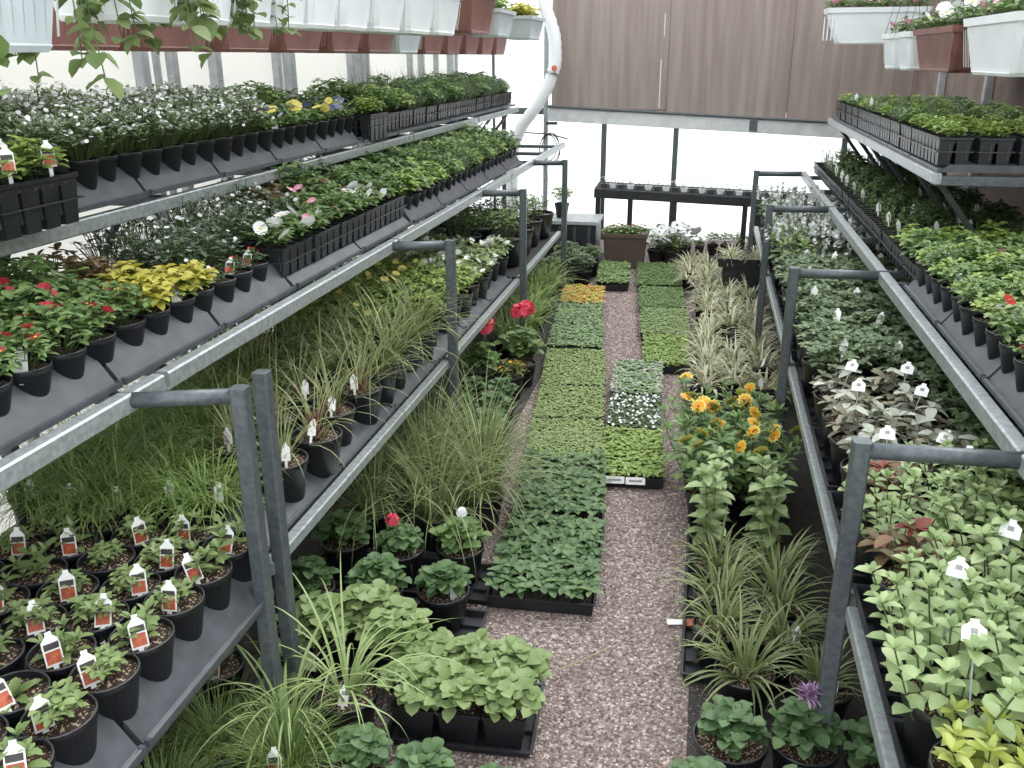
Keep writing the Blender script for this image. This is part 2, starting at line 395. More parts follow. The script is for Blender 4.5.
def sp_silvst(g):
    f, t = stalks(g, 8, .26, 8, .030, .012, G_GREY, .07, .3, droop=.1); x = MB()
    for q in t:
        for k in range(8): x.flower(q-Vector((0,0,k*.012))+rv(g, -.2, .5)*.008, rv(g, .0, 1.2), .011, P_WHITE, None, 5)
    return f, [('flowers', x)]
def sp_bigleaf(g):
    f, t = stalks(g, 6, .17, 4, .085, .045, G_PALE, .05, .4, droop=.35); return f, []
def sp_seedl(g):
    f, t = stalks(g, 5, .09, 4, .024, .010, G_MID, .04, .3); return f, []
def sp_hosta(g):
    f = rosette(g, 7, .15, .09, leafmat((.13, .19, .09), (.20, .27, .14)), .03, (.35, 1.1)); return f, []
def sp_brush(g): return grass(g, 420, .22, .0030, leafmat((.14, .22, .06), (.24, .33, .11), .35), 1.8, .05, (.7, 1.5), seg=5), []
def sp_kale(g):
    f, p = bushy(g, .10, .14, 24, 3, .040, .044, G_GER, dome=.5)
    x = MB()
    for i in range(90): x.leaf(Vector((0, 0, .19))+rv(g, -.2, 1.3)*.02, rv(g, .0, 1.3), .042, .008, .25, P_PURP)
    x.tube([(0,0,.05),(0,0,.19)], .003, STEMG, 4); return f, [('flower', x)]
def sp_redlip(g):
    f, p = bushy(g, .12, .10, 26, 5, .034, .022, G_PALE); return f, each(g, p, 6, .018, P_SCAR, None, 5, .03)
def sp_wpans(g):
    f, p = bushy(g, .09, .10, 14, 4, .03, .015, G_MID); return f, each(g, p, 8, .030, P_WHITE, P_NAVY, 5, .03, .1, wid=1.2)

def pot_mesh(rt, rb, h, sq=0, m=None, n=24):
    mb = MB(); m = m or BLACK
    mb.lathe([(rb*.9, 0), (rb, .004), (rt*.955, h*.87), (rt, h*.88), (rt, h*.985)], m, n, True, False, sq)
    mb.lathe([(rt, h*.985), (rt*.985, h), (rt*.95, h), (rt*.94, h*.985)], RIM if m is BLACK else m, n, False, False, sq)
    mb.lathe([(rt*.94, h*.985), (rt*.90, h*.80)], m, n, False, False, sq)
    return mb.mesh('pot', True), h
def soil_mesh(rt, h, sq=0, m=None):
    mb = MB(); n = 24; g = random.Random(5)
    rings = []
    for r in (.93, .6, .3, .05):
        rings.append([(rt*r*math.cos(2*PI*(j+.5)/n)*(1 if not sq else 1/(abs(math.cos(2*PI*(j+.5)/n))**sq+abs(math.sin(2*PI*(j+.5)/n))**sq)**(1/sq)),
                       rt*r*math.sin(2*PI*(j+.5)/n)*(1 if not sq else 1/(abs(math.cos(2*PI*(j+.5)/n))**sq+abs(math.sin(2*PI*(j+.5)/n))**sq)**(1/sq)),
                       h*.87+g.uniform(-.003, .003)+.006*(1-r)) for j in range(n)])
    mb.loops(rings, m or SOIL, False, True); return mb.mesh('soil')
def tag_mesh(kind):
    mb = MB(); w, h, t = .0145, .060, .0008
    if kind == 'hex': w, h = .021, .042
    # pointed-top label with a spike running down into the soil
    out = [(-w, 0), (w, 0), (w, h-.016), (w*.35, h-.006), (w*.35, h), (-w*.35, h), (-w*.35, h-.006), (-w, h-.016)]
    n = len(out); vs = [(x, -t, z) for x, z in out]+[(x, t, z) for x, z in out]
    mb.add(vs, [tuple(range(n)), tuple(range(2*n-1, n-1, -1))]+[(i, i+n, (i+1) % n+n, (i+1) % n) for i in range(n)], TAGW)
    mb.box((-.0014, -t, -.17), (.0014, t, .0), TAGG) if kind == 'hex' else mb.box((-w*.3, -t, -.03), (w*.3, t, .0), TAGW)
    if kind in ('red', 'orange'):
        mb.box((-w*.82, -t*1.9, .004), (w*.82, -t, .026), TAGR if kind == 'red' else TAGO)
        mb.box((-w*.82, -t*1.9, .029), (w*.82, -t, .040), TAGK)
    elif kind == 'hex': mb.box((-w*.3, -t*1.9, .016), (w*.3, -t, .026), TAGG)
    elif kind == 'grey':
        mb.box((-w*.45, -t*1.9, .030), (w*.45, -t, .042), TAGG)
    return mb.mesh('plant_tag')
TAGS = {k: tag_mesh(k) for k in ('red', 'orange', 'grey', 'white', 'hex')}
# kind: (name, what it looks like, rim radius, base radius, height, squareness, plant function, variants, soil)
SP = {}
def species(key, name, look, pot, fn, var=3, soil=SOIL):
    SP[key] = dict(name=name, look=look, pot=pot, fn=fn, var=var, soil=soil, cache={})
P4 = (.061, .036, .112, 0); P6 = (.073, .050, .14, 0); PG = (.092, .068, .15, 0); PB = (.13, .10, .19, 0); PS = (.058, .043, .105, 5)
for a in [
 ('lobelia', 'potted_lobelia', 'tiny white flowers over small green leaves', P4, sp_lobelia),
 ('calib', 'potted_calibrachoa', 'red star flowers with yellow eyes', P4, sp_calibrachoa),
 ('impat', 'potted_impatiens', 'dark leaves and small scarlet flowers', P4, sp_impatiens),
 ('coleus', 'potted_coleus', 'bright yellow leaves', P4, sp_coleus),
 ('bacopa', 'potted_bacopa', 'fine grey green leaves, white specks', P4, sp_bacopa),
 ('petw', 'potted_petunia', 'large white petunia flowers', PS, sp_petw),
 ('petp', 'potted_petunia', 'rose pink petunia flowers', PS, sp_petp),
 ('pansyy', 'potted_pansy', 'pale yellow pansy flowers', P4, sp_pansy(P_YEL, P_ORNG)),
 ('pansybig', 'potted_pansy', 'one large yellow pansy flower', P4, sp_pansy(P_YEL, P_ORNG, .042, 1)),
 ('pansyn', 'potted_pansy', 'near black navy pansy flowers', P4, sp_pansy(P_NAVY, None, .024, 3)),
 ('pansyb', 'potted_pansy', 'soft blue pansy flowers', P4, sp_pansy(P_BLUE, P_WHITE, .017, 5)),
 ('smallred', 'potted_begonia', 'small dark leaves with red buds', P4, sp_smallred),
 ('burg', 'potted_coleus', 'bronze burgundy leaves', P4, sp_burg),
 ('dark', 'potted_plant', 'dense dark green leaves', P4, sp_dark),
 ('mid', 'potted_plant', 'fresh mid green leaves', P4, sp_mid),
 ('limy', 'potted_plant', 'light lime green leaves', P4, sp_limy),
 ('feather', 'potted_herb', 'feathery grey green shoots', P4, sp_feather),
 ('redfl', 'potted_gerbera', 'pale leaves and a large scarlet flower', P4, sp_redfl),
 ('peren', 'potted_perennial', 'a small young perennial', P6, sp_peren, 6),
 ('fine', 'hair_grass_pot', 'fine curly dark green grass', P6, sp_fine),
 ('redgrass', 'fountain_grass_pot', 'red based arching grass', PG, sp_redgrass),
 ('wisp', 'wispy_grass_pot', 'tan and green wispy grass', PG, sp_wisp),
 ('tallwisp', 'tall_grass_pot', 'tall wispy green grass', PG, sp_tallwisp),
 ('sedge', 'potted_sedge', 'broad bright green arching blades', PG, sp_sedge),
 ('spider', 'ribbon_grass_pot', 'long pale green arching ribbons', PG, sp_spider),
 ('liriope', 'potted_liriope', 'green and cream strap leaves', PG, sp_liriope),
 ('varieg', 'variegated_grass_pot', 'cream striped spiky leaves', PS, sp_varieg),
 ('lemon', 'potted_bush_herb', 'bushy yellow green foliage', P6, sp_lemon),
 ('nemesia', 'potted_nemesia', 'white flowers over pale leaves', P6, sp_nemesia),
 ('herb', 'potted_bush_herb', 'a wide mound of grey green herb', PB, sp_herb),
 ('herbtall', 'potted_upright_herb', 'bluish leaves and tall thin stems', PB, sp_herbtall),
 ('geran', 'potted_geranium', 'round green geranium leaves', PG, sp_geran),
 ('geranl', 'potted_round_leaved_plant', 'round light green leaves', PG, lambda g: sp_geran(g, G_PALE)),
 ('geranr', 'potted_geranium', 'one rose red geranium bloom', PG, sp_geranr),
 ('geranw', 'potted_geranium', 'one small white geranium bloom', PG, sp_geranw),
 ('bigred', 'potted_geranium', 'big rose red geranium heads', PG, sp_bigred),
 ('mari', 'potted_marigold', 'many small orange flowers', PG, sp_mari),
 ('rud', 'potted_rudbeckia', 'yellow and orange daisy flowers', PG, sp_rud),
 ('celosia', 'potted_celosia', 'pale green stacked leaf pairs', PS, sp_celosia),
 ('mint', 'potted_mint', 'light green toothed leaves', PG, sp_mint),
 ('mintd', 'potted_mint', 'mid green toothed leaves', PG, sp_mintd),
 ('limeleaf', 'potted_yellow_leaved_plant', 'yellow lime pointed leaves', PG, sp_limeleaf),
 ('heuch', 'potted_heuchera', 'bronze and red leaves', PG, sp_heuch),
 ('variefl', 'potted_variegated_plant', 'silver and tan variegated leaves', PG, sp_variefl),
 ('fuch', 'potted_fuchsia', 'dense small blue green leaves', PG, sp_fuch),
 ('silvst', 'potted_salvia', 'white flower spikes', PG, sp_silvst),
 ('wpans', 'potted_pansy', 'white pansies with dark faces', P4, sp_wpans),
 ('bigleaf', 'potted_leafy_perennial', 'large bright green leaves', PG, sp_bigleaf),
 ('hosta', 'potted_hosta', 'a few broad grey green leaves', PG, sp_hosta),
 ('brush', 'hair_grass_pot', 'a soft green brush of fine grass', PG, sp_brush),
 ('kale', 'potted_bee_balm', 'a shaggy purple flower', PG, sp_kale),
]: species(*a)
SP['mint']['tagup'] = SP['mintd']['tagup'] = .175; SP['variefl']['tagup'] = .13; SP['fuch']['tagup'] = .13; SP['redgrass']['tagup'] = .03
GR = random.Random(11)
def proto(key, v):
    sp = SP[key]
    if v not in sp['cache']:
        rt, rb, h, sq = sp['pot']; g = random.Random(hash_str(key)+v*17)
        f, extra = sp['fn'](g)
        sp['cache'][v] = dict(pot=sp['cache'].get('pot') or pot_mesh(rt, rb, h, sq)[0], soil=sp['cache'].get('soil') or soil_mesh(rt, h, sq, sp['soil']),
                              foliage=f.mesh('foliage'), extra=[(n, m.mesh(n)) for n, m in extra])
        sp['cache']['pot'] = sp['cache'][v]['pot']; sp['cache']['soil'] = sp['cache'][v]['soil']
    return sp['cache'][v]
def hash_str(s): return sum(ord(c)*(i*7+3) for i, c in enumerate(s))
def child(name, me, parent, loc=(0,0,0), rz=0, sc=1, rx=0):
    o = bpy.data.objects.new(name, me); col.objects.link(o); o.parent = parent; o.location = loc
    o.rotation_euler = (rx, 0, rz); o.scale = (sc, sc, sc); return o
def plant(key, x, y, z, label, group=None, tg=None, sc=1., fs=1., v=None, cat='potted plant', rz=None):
    sp = SP[key]; v = GR.randrange(sp['var']) if v is None else v; p = proto(key, v); rt, rb, h, sq = sp['pot']
    r = empty(sp['name'], (x, y, z), GR.uniform(-.06, .06)); r.scale = (sc, sc, sc)
    tag(r, label, cat, group)
    child('pot', p['pot'], r); child('soil', p['soil'], r)
    a = GR.uniform(0, 2*PI) if rz is None else rz; s = fs*GR.uniform(.9, 1.12)
    fo = child('foliage', p['foliage'], r, (0, 0, h*.87), a, s)
    for n, me in p['extra']: child(n, me, r, (0, 0, h*.87), a, s)
    if tg:
        side = 1 if x < 0 else -1
        ta = GR.uniform(-2.0, -.6)
        up = sp.get('tagup', .008)
        child('plant_tag', TAGS[tg], r, (rt*.52*math.cos(ta)+side*.010, rt*.52*math.sin(ta), h*.87+up), (.55 if x < -.6 else 0 if x < .3 else -.35)+GR.uniform(-.55, .55)*(1 if x < .3 else .6), 1.3 if tg == 'orange' else 1.0, GR.uniform(-.75, -.05) if tg != 'hex' else GR.uniform(-.8, -.4))
    return r

ORDW = ORD + [a+' '+b for a in ('twenty','thirty','forty','fifty') for b in ORD[:9]]
COUNT = {}
def auto(look, where):
    k = (look, where); COUNT[k] = COUNT.get(k, 0)+1
    return f"{look}, {ORDW[COUNT[k]-1]} from camera, {where}"
def fillrow(seg, x, z, where, y0, y1, dy, jit=.006, fs=1., sc=1.):
    """one row of pots running away from the camera; seg = [(y_end, species keys, tag kinds or None)]; every pot gets its own label"""
    y = y0; k = 0
    while y < y1:
        for ye, keys, tg in seg:
            if y < ye: break
        key = keys[k % len(keys)]
        if key:
            t = tg[k % len(tg)] if tg else None
            plant(key, x+GR.uniform(-jit, jit), y+GR.uniform(-jit, jit), z, auto(SP[key]['look'], where), SP[key]['look']+', '+where, t, sc, fs)
        y += dy; k += 1
#BODY
# ---------------------------------------------------------------- the setting
XL, XR, XLr, XRr = -1.11, .41, -1.37, .775         # posts and middle shelf rails, left and right
ZL, ZR = 1.12, 1.035
grav, n, l = nt('gravel'); b = n['Principled BSDF']; b.inputs['Roughness'].default_value = .95
tc = n.new('ShaderNodeTexCoord'); v = n.new('ShaderNodeTexVoronoi'); v.inputs['Scale'].default_value = 105; l.new(tc.outputs['Object'], v.inputs['Vector'])
r = n.new('ShaderNodeValToRGB'); r.color_ramp.elements[0].color = (.12, .088, .08, 1); r.color_ramp.elements[1].color = (.60, .52, .48, 1)
for p_, c_ in ((.3, (.22, .165, .15, 1)), (.75, (.33, .26, .24, 1))): e = r.color_ramp.elements.new(p_); e.color = c_
sp_ = n.new('ShaderNodeSeparateColor'); l.new(v.outputs['Color'], sp_.inputs[0]); l.new(sp_.outputs[0], r.inputs[0]); l.new(r.outputs[0], b.inputs['Base Color'])
bp = n.new('ShaderNodeBump'); bp.inputs['Strength'].default_value = 1; bp.inputs['Distance'].default_value = .008; bp.invert = True
l.new(v.outputs['Distance'], bp.inputs['Height']); l.new(bp.outputs[0], b.inputs['Normal'])
mb = MB(); mb.box((-2.75, -.6, -.08), (2.0, 10.1, 0), grav); struct('floor', mb)
st = [mat('gravel_stone', c, .8) for c in ((.27, .205, .185), (.40, .33, .305), (.15, .115, .105), (.60, .53, .49), (.32, .235, .215))]
mb = MB(); g = random.Random(3)
for i in range(26000):
    y = 1.85+(g.random()**1.6)*6.2; x = g.uniform(-.95, .22) if y < 2.9 else g.uniform(-.75, .18)
    if y > 5: x = g.uniform(-.75, -.1)
    r = g.uniform(.0035, .0075)*(1.25 if g.random() < .12 else 1); a = g.uniform(0, PI); e = g.uniform(.6, 1); ca, sa = math.cos(a), math.sin(a)
    vs = []
    for q, (u, v, w) in enumerate(((1,0,0),(.2,1,.1),(-1,.1,0),(-.1,-1,.05),(.1,.1,.75),(.3,.5,.5))):
        u *= r*g.uniform(.8, 1.2); v *= r*e*g.uniform(.8, 1.2); vs.append((x+u*ca-v*sa, y+u*sa+v*ca, w*r+.001))
    mb.add(vs, [(0,1,4),(1,2,4),(2,3,4),(3,0,4)], st[g.choice((0,0,1,1,2,2,4,4,3))])
tag(mb.build('gravel'), 'loose pinkish grey gravel covering the narrow path', 'gravel', kind='stuff')
sheet = mat('dark_shade_sheet', (.035, .032, .030), .9, 0, (.06, .052, .047), 40, .3)  # added dark sheet: shade under benches and between pots put into ground colour
mb = MB(); mb.box((.06, .5, 0), (1.94, 9.2, .004), sheet); mb.box((-2.74, .5, 0), (-.93, 9.2, .004), sheet); struct('floor_shade_sheet', mb)
film = filmmat('cream_film', (.78, .77, .735)); whitef = filmmat('white_film', (.97, .97, .97), .85)
mb = MB(); mb.box((-2.76, -.6, 0), (-2.75, 10.1, 2.9), film); struct('wall_left', mb)
mb = MB(); mb.box((-2.75, 10.05, 0), (2.0, 10.06, 2.9), whitef); struct('wall_back', mb)
brown = mat('haze_paled_brown_boards', (.27, .215, .19), .8, 0, (.36, .30, .27), 3, .1)  # brown lightened in the base colour to imitate veiling haze
crack = mat('pale_crack', (.7, .68, .64), .8)
n = brown.node_tree.nodes; l = brown.node_tree.links
mp = n.new('ShaderNodeMapping'); mp.inputs['Scale'].default_value = (5, 5, .3); no = [q for q in n if q.type == 'TEX_NOISE'][0]; tc = [q for q in n if q.type == 'TEX_COORD'][0]
l.new(tc.outputs['Object'], mp.inputs[0]); l.new(mp.outputs[0], no.inputs['Vector']); no.inputs['Detail'].default_value = 8
mb = MB()
for i in range(3):                                  # three big sheets, thin joints
    a = -1.66+i*1.222; mb.box((a, 9.96, 1.385-.086*i), (a+1.218, 9.985, 2.95), brown)
mb.box((-.52, 9.955, 1.40), (-.508, 9.96, 1.88), crack); mb.box((-.50, 9.955, 2.1), (-.49, 9.96, 2.32), crack)
mb.box((-1.66, 9.985, 1.36), (2.0, 9.995, 2.95), brown)
struct('wall_gable_boards', mb)
mb = MB(); mb.box((1.95, 1.0, 0), (1.99, 10.05, 2.9), mat('dark_brown_boards', (.17, .125, .105), .8, 0, (.24, .18, .155), 6)); struct('wall_right', mb)
mb = MB()
for y in (2.6, 3.9, 4.45, 5.7, 7.2, 8.6): mb.sqtube((1.92, y, 0), (1.92, y, 2.85), .06, STUD)
struct('trim_10', mb)
mb = MB(); mb.sqtube((-1.68, 9.9, 1.335), (2.0, 9.9, 1.16), .05, BEAM, .14); mb.sqtube((-1.68, 9.88, 1.415), (2.0, 9.88, 1.24), .07, STEEL, .025)
mb.box((.42, 9.86, 1.18), (.5, 9.875, 1.29), STEEL); struct('trim_1', mb)
mb = MB()
for x, w in ((-1.08, .055), (-.32, .055), (1.38, .055)): mb.sqtube((x, 9.93, 0), (x, 9.93, 1.25), w, STEEL)
struct('trim_2', mb)
mb = MB()                                           # studs and hoops along the left film
for y, w in ((1.9,.05),(3.0,.04),(4.15,.06),(4.28,.03),(4.42,.05),(4.85,.06),(5.62,.05),(5.8,.07),(6.9,.06),(7.08,.07),(7.22,.05),(8.35,.05),(8.7,.06),(9.2,.05),(9.75,.07),(9.95,.05)):
    mb.sqtube((-2.71, y, 0), (-2.71, y, 2.85), w, STUD)
mb.sqtube((-2.70, -.5, .9), (-2.70, 10, .9), .03, STEEL)
struct('trim_3', mb)
mb = MB(); mb.sqtube((-2.3, 9.98, 0), (-2.3, 9.98, 2.2), .03, STEEL); mb.sqtube((-2.7, 9.97, 1.36), (-1.72, 9.97, 1.36), .04, STEEL, .07); mb.sqtube((-1.72, 9.97, 0), (-1.72, 9.97, 2.9), .05, RAIL)
struct('trim_4', mb)
# overhead pipes that carry the hanging planters
PX = (-1.4, -2.05, 1.25, 1.75)
for i, x in enumerate(PX):
    mb = MB(); mb.tube([(x, -.5, 2.7), (x, 10.0, 2.7)], .017, STEEL, 8); struct('trim_%d' % (5+i), mb)
mb = MB()
for y in (1.0, 3.5, 6.0, 8.5): mb.sqtube((-2.75, y, 2.74), (1.98, y, 2.74), .05, STEEL)
struct('trim_9', mb)

# ---------------------------------------------------------------- benches
def tray_bm(L, D, mat_=TRAY, H=.092, run=.10):
    """nursery pot tray: low lip, steep moulded front that the pots sink into, flat bed; local +x faces the aisle, +y along the bench"""
    mb = MB(); prof = [(0, 0), (0, .014), (-.006, .016), (-.012, .008), (-.018, .010), (-.018-run, H), (-.03-run, H), (-D+.03, H), (-D+.01, .02), (-D, .02), (-D, 0)]
    mb.loops([[(x, y, z) for x, z in prof] for y in (.004, L-.004)], mat_, True, True)
    mb.box((-.012, .002, .0), (.001, .012, .018), mat_); mb.box((-.012, L-.012, .0), (.001, L-.002, .018), mat_)
    return mb
TM = {}
def shelf_tray(x, y, z, L, D, side, label, group, H=.092, run=.10):
    k = (L, D, H, run)
    if k not in TM: TM[k] = tray_bm(L, D, TRAY, H, run).mesh('shelf_tray')
    o = bpy.data.objects.new('shelf_tray', TM[k]); col.objects.link(o)
    if side > 0: o.rotation_euler = (0, 0, PI); o.location = (x, y+L, z)
    else: o.location = (x, y, z)
    return tag(o, label, 'tray', group)
BAYL = ['nearest the camera', 'second from the camera', 'third from the camera', 'fourth from the camera', 'farthest from the camera']
def bench(side, i, y0, y1, post_ys, arms, z_low, x_post, x_rail, z_mid, x_up, z_up, low=True, up=True, lowrail=RAIL, upend=False, mid=True):
    s = side; w = 'left' if s < 0 else 'right'
    r = empty('plant_bench', (x_post, y0, 0)); O = Vector((x_post, y0, 0))
    tag(r, f'galvanised steel tiered plant bench on the {w} side, {BAYL[i]}', 'bench', f'tiered benches on the {w}')
    def P(name, segs, m):
        for a, b, wd, h in segs:
            mb = MB(); mb.sqtube(Vector(a)-O, Vector(b)-O, wd, m, h); mb.build(name, r)
    zt = z_mid
    for y in post_ys: P('post', [((x_post, y, 0), (x_post, y, zt+.005), .042, .042)], STEEL)
    for y in arms:
        mb = MB(); mb.tube([Vector((x_rail+s*.02, y-.10*(s < 0), zt-.015))-O, Vector((x_post+s*.015, y, zt-.02))-O], .021, STEEL, 10); mb.build('arm', r, True)
    if low:
        P('lower_rail', [((x_post+s*.03, y0+.02, z_low-.02), (x_post+s*.03, y1-.02, z_low-.02), .035, .04)], lowrail)
        P('rear_rail', [((x_post+s*.88, y0+.02, z_low-.02), (x_post+s*.88, y1-.02, z_low-.02), .035, .04)], STEEL)
        mb = MB(); a, b = sorted((x_post+s*.05, x_post+s*.90)); mb.box((a-O.x, .02, z_low-.02), (b-O.x, y1-y0-.02, z_low-.006), PEAT); mb.build('bench_top', r)
        P('rear_leg', [((x_post+s*.88, y, 0), (x_post+s*.88, y, z_low-.03), .04, .04) for y in (y0+.1, y1-.1)], STEEL)
    if mid:
        P('shelf_rail', [((x_rail, y0, zt-.02), (x_rail, y1, zt-.02), .04, .05)], RAIL)
        P('shelf_rear_rail', [((x_rail+s*.6, y0, zt-.02), (x_rail+s*.6, y1, zt-.02), .035, .04)], STEEL)
        P('shelf_bearer', [((x_rail+s*.03, y, zt-.03), (x_rail+s*.6, y, zt-.03), .03, .03) for y in (y0+.1, (y0+y1)/2, y1-.1)], STEEL)
        P('rear_post', [((x_rail+s*.58, y, 0), (x_rail+s*.58, y, z_up), .04, .04) for y in (y0+.06, y1-.06)], STEEL)
    if up:
        P('upper_rail', [((x_up, y0, z_up-.02), (x_up, y1, z_up-.02), .035, .045)], RAIL)
        P('upper_rear_rail', [((x_up+s*.5, y0, z_up-.02), (x_up+s*.5, y1, z_up-.02), .035, .04)], STEEL)
        P('upper_bearer', [((x_up+s*.0, y, z_up-.03), (x_up+s*.5, y, z_up-.03), .03, .04) for y in (y0+.02, (y0+y1)/2, y1-.02)], STEEL)
        P('bracket', [((x_up+s*.03, y, z_up-.04), (x_up+s*.28, y+.12, z_up-.34), .02, .02) for y in (y0+.1, y0+.6, y1-.3)], STEEL)
    return r
LB = [(.10, 1.98, (.14, 1.93), (.14, 1.93)), (2.0, 3.88, (2.05,), ()), (3.9, 5.59, (3.9,), (3.9,)), (5.61, 7.3, (5.61,), (5.61,)), (7.34, 8.95, (7.36,), (7.36,))]
for i, (a, b, ps, ar) in enumerate(LB):
    bench(-1, i, a, b, ps, ar, .49 if i == 0 else .56, XL, XLr, ZL, -1.83, 1.45, low=(i < 4), lowrail=STEEL if i == 0 else RAIL)
RB = [(.3, 2.08, (.35, 2.09), (.35, 2.09)), (2.1, 3.98, (), ()), (4.0, 5.78, (4.0,), (4.0,)), (5.8, 7.6, (5.8, 7.62), (5.8, 7.62))]
for i, (a, b, ps, ar) in enumerate(RB):
    bench(1, i, a, b, ps, ar, .60, XR, XRr, ZR, .93, 1.45, up=(i > 1))
# near end frame of the right upper shelf
# trays on the shelves
def trays(side, x, z, y0, y1, D, where, H=.092, run=.10):
    n = max(1, round((y1-y0)/.55)); L = (y1-y0)/n
    for k in range(n):
        shelf_tray(x, y0+k*L, z, L-.008, D, side, auto('black moulded pot tray', where), 'moulded trays, '+where, H, run)
trays(-1, -1.405, 1.122, .35, 2.92, .56, 'left middle shelf, nearer half', .096, .062)
trays(-1, -1.405, 1.122, 2.93, 4.28, .56, 'left middle shelf, under cell packs', .04, .03)
trays(-1, -1.405, 1.122, 4.30, 7.1, .56, 'left middle shelf, farther half', .096, .062)
trays(-1, -1.815, 1.472, 2.24, 4.72, .50, 'left top shelf, under the pots', .096, .062)
trays(-1, -1.815, 1.472, 4.74, 8.8, .50, 'left top shelf, under cell packs', .025, .03)
trays(-1, -1.10, .492, .75, 1.98, .80, 'near left lower bench', .11, .075)
trays(-1, -1.16, .566, 2.06, 5.5, .80, 'left lower bench behind posts', .05, .08)
trays(1, .80, 1.04, .35, 3.72, .56, 'right middle shelf, nearer half', .09, .06)
trays(1, .93, 1.455, 4.0, 7.5, .50, 'right top shelf', .03, .03)
# ---------------------------------------------------------------- left lower bench, near bay: young perennials
rows = ['front row', 'second row', 'third row', 'fourth row', 'back row']
for j in range(5):
    x = -1.205-.142*j
    fillrow([(9, ['peren'], ['orange'] if j < 2 else ['orange', 'orange', None] if j < 3 else ['orange', None])], x, .515, f'{rows[j]} of near left bench', (1.12 if j < 3 else 1.27)+.04*(j % 2), 2.04+.02*j, .138, fs=.80)
for j in range(5):                                  # fine curly grass behind them, under the shelf
    fillrow([(9, ['fine'], ['grey', None, None, None, None])], -1.37-.135*j, .545, f'{["first","second","third","fourth","fifth"][j]} grass row under left shelf', 2.16 if j < 2 else 2.08, 3.0 if j > 1 else 2.3, .15, fs=1.1)
# red based fountain grasses at the front of the second bay
for k, (x, y) in enumerate(((-1.25, 2.37), (-1.22, 2.58), (-1.26, 2.80), (-1.45, 2.46), (-1.43, 2.70), (-1.24, 3.03), (-1.44, 2.93))):
    plant('redgrass', x, y, .575, f'red based arching grass with white tag, {ORD[k]} such pot behind left double post', 'red based grasses', 'white', .95, .9)
for j, x in enumerate((-1.26, -1.47, -1.68, -1.88)):
    fillrow([(3.55 if j else 3.95, ['wisp'], None), (4.6, ['lemon'], None), (5.7, ['nemesia'], None)], x, .575, f'{rows[j]} of left lower bench', 3.22 if j < 2 else 3.05, 5.55, .19, .015)
x = -1.27
for k, (x, y, key) in enumerate(((-1.3, 5.95, 'herb'), (-1.3, 6.3, 'herbtall'), (-1.3, 6.65, 'herb'), (-1.27, 7.0, 'herbtall'), (-1.6, 5.95, 'herb'), (-1.6, 6.3, 'herb'), (-1.62, 6.65, 'herbtall'), (-1.6, 7.0, 'herbtall'), (-1.9, 6.1, 'herb'), (-1.9, 6.6, 'herbtall'))):
    plant(key, x, y, .565, auto(SP[key]['look'], 'far end of left lower bench'), 'big herb pots at far left')

# ---------------------------------------------------------------- left middle shelf
for j in range(4):
    x = -1.50-.128*j
    w = f'{rows[j] if j < 3 else "back row"} of left middle shelf'
    if j == 0:
        seg = [(1.95, ['calib'], [None, None, None, 'white']), (2.12, ['impat', 'calib'], None), (2.46, ['coleus'], ['grey', None]), (2.85, ['smallred'], ['red', 'red', 'red'])]
    else:
        seg = [(1.8, ['impat', 'mid'], None), (2.15, ['mid', 'impat'], None), (2.5, ['coleus' if j == 1 else 'burg', 'smallred'], ['grey', None]), (2.85, ['bacopa'], [None, 'red'])]
    fillrow(seg, x, 1.134, w, 1.30, 2.82, .1235, fs=1+.14*j)
PK = {}
def pack(key, x, y, z, side, label, group, ny=4, nx=2, cell=.066, h=.085, tg=None, fs=.72, deep=1., m=BLACK):
    kk = (ny, nx, cell, h)
    if kk not in PK:
        mb = MB()
        for a in range(nx):
            for b in range(ny):
                cx, cy = (a-(nx-1)/2)*cell, (b-(ny-1)/2)*cell; c = cell/2-.002
                def R(r, zz): return [(cx-r, cy-r, zz), (cx+r, cy-r, zz), (cx+r, cy+r, zz), (cx-r, cy+r, zz)]
                mb.loops([R(c*.72, 0), R(c*.93, h*.9), R(c*1.06, h*.92), R(c*1.06, h), R(c*.92, h)], m, True)
                mb.box((cx+c*.5-.001, cy-c*.9, h*.2), (cx+c*.5+.001, cy+c*.9, h*.85), TRAY)
        body = mb.mesh('cells'); sb = MB(); sb.box((-nx*cell/2+.005, -ny*cell/2+.005, h*.8), (nx*cell/2-.005, ny*cell/2-.005, h*.93), SOILD)
        rim = MB(); X, Y = nx*cell/2+.003, ny*cell/2+.003; hz = h*.5
        rim.tube([(-X, -Y, hz), (X, -Y, hz), (X, Y, hz), (-X, Y, hz), (-X, -Y, hz)], .003, RIM, 4, False)
        PK[kk] = (body, sb.mesh('soil'), rim.mesh('rim'))
    r = empty('cell_pack', (x, y, z), GR.uniform(-.03, .03)); tag(r, label, 'cell pack', group)
    child('cells', PK[kk][0], r); child('soil', PK[kk][1], r); child('rim', PK[kk][2], r)
    for k in range(max(1, ny//2)):
        p = proto(key, GR.randrange(SP[key]['var'])); yy = (k-(ny//2-1)/2)*cell*2; a = GR.uniform(0, 6); s = fs*GR.uniform(.9, 1.1)
        child('foliage', p['foliage'], r, (0, yy, h*.9), a, s)
        for n_, me in p['extra']: child(n_, me, r, (0, yy, h*.9), a, s)
    if tg == 'red':
        for q in (-.5, .5): child('plant_tag', TAGS['red'], r, (.055, q*cell*ny*.5, h+.022), .75, 1.15, -.15)
    elif tg and GR.random() < (.9 if key in ('seedl', 'dark') else .35): child('plant_tag', TAGS[tg], r, (.02*(-side), GR.uniform(-.08, .08), h+.03), GR.uniform(0, .8), .8, -.2)
    return r
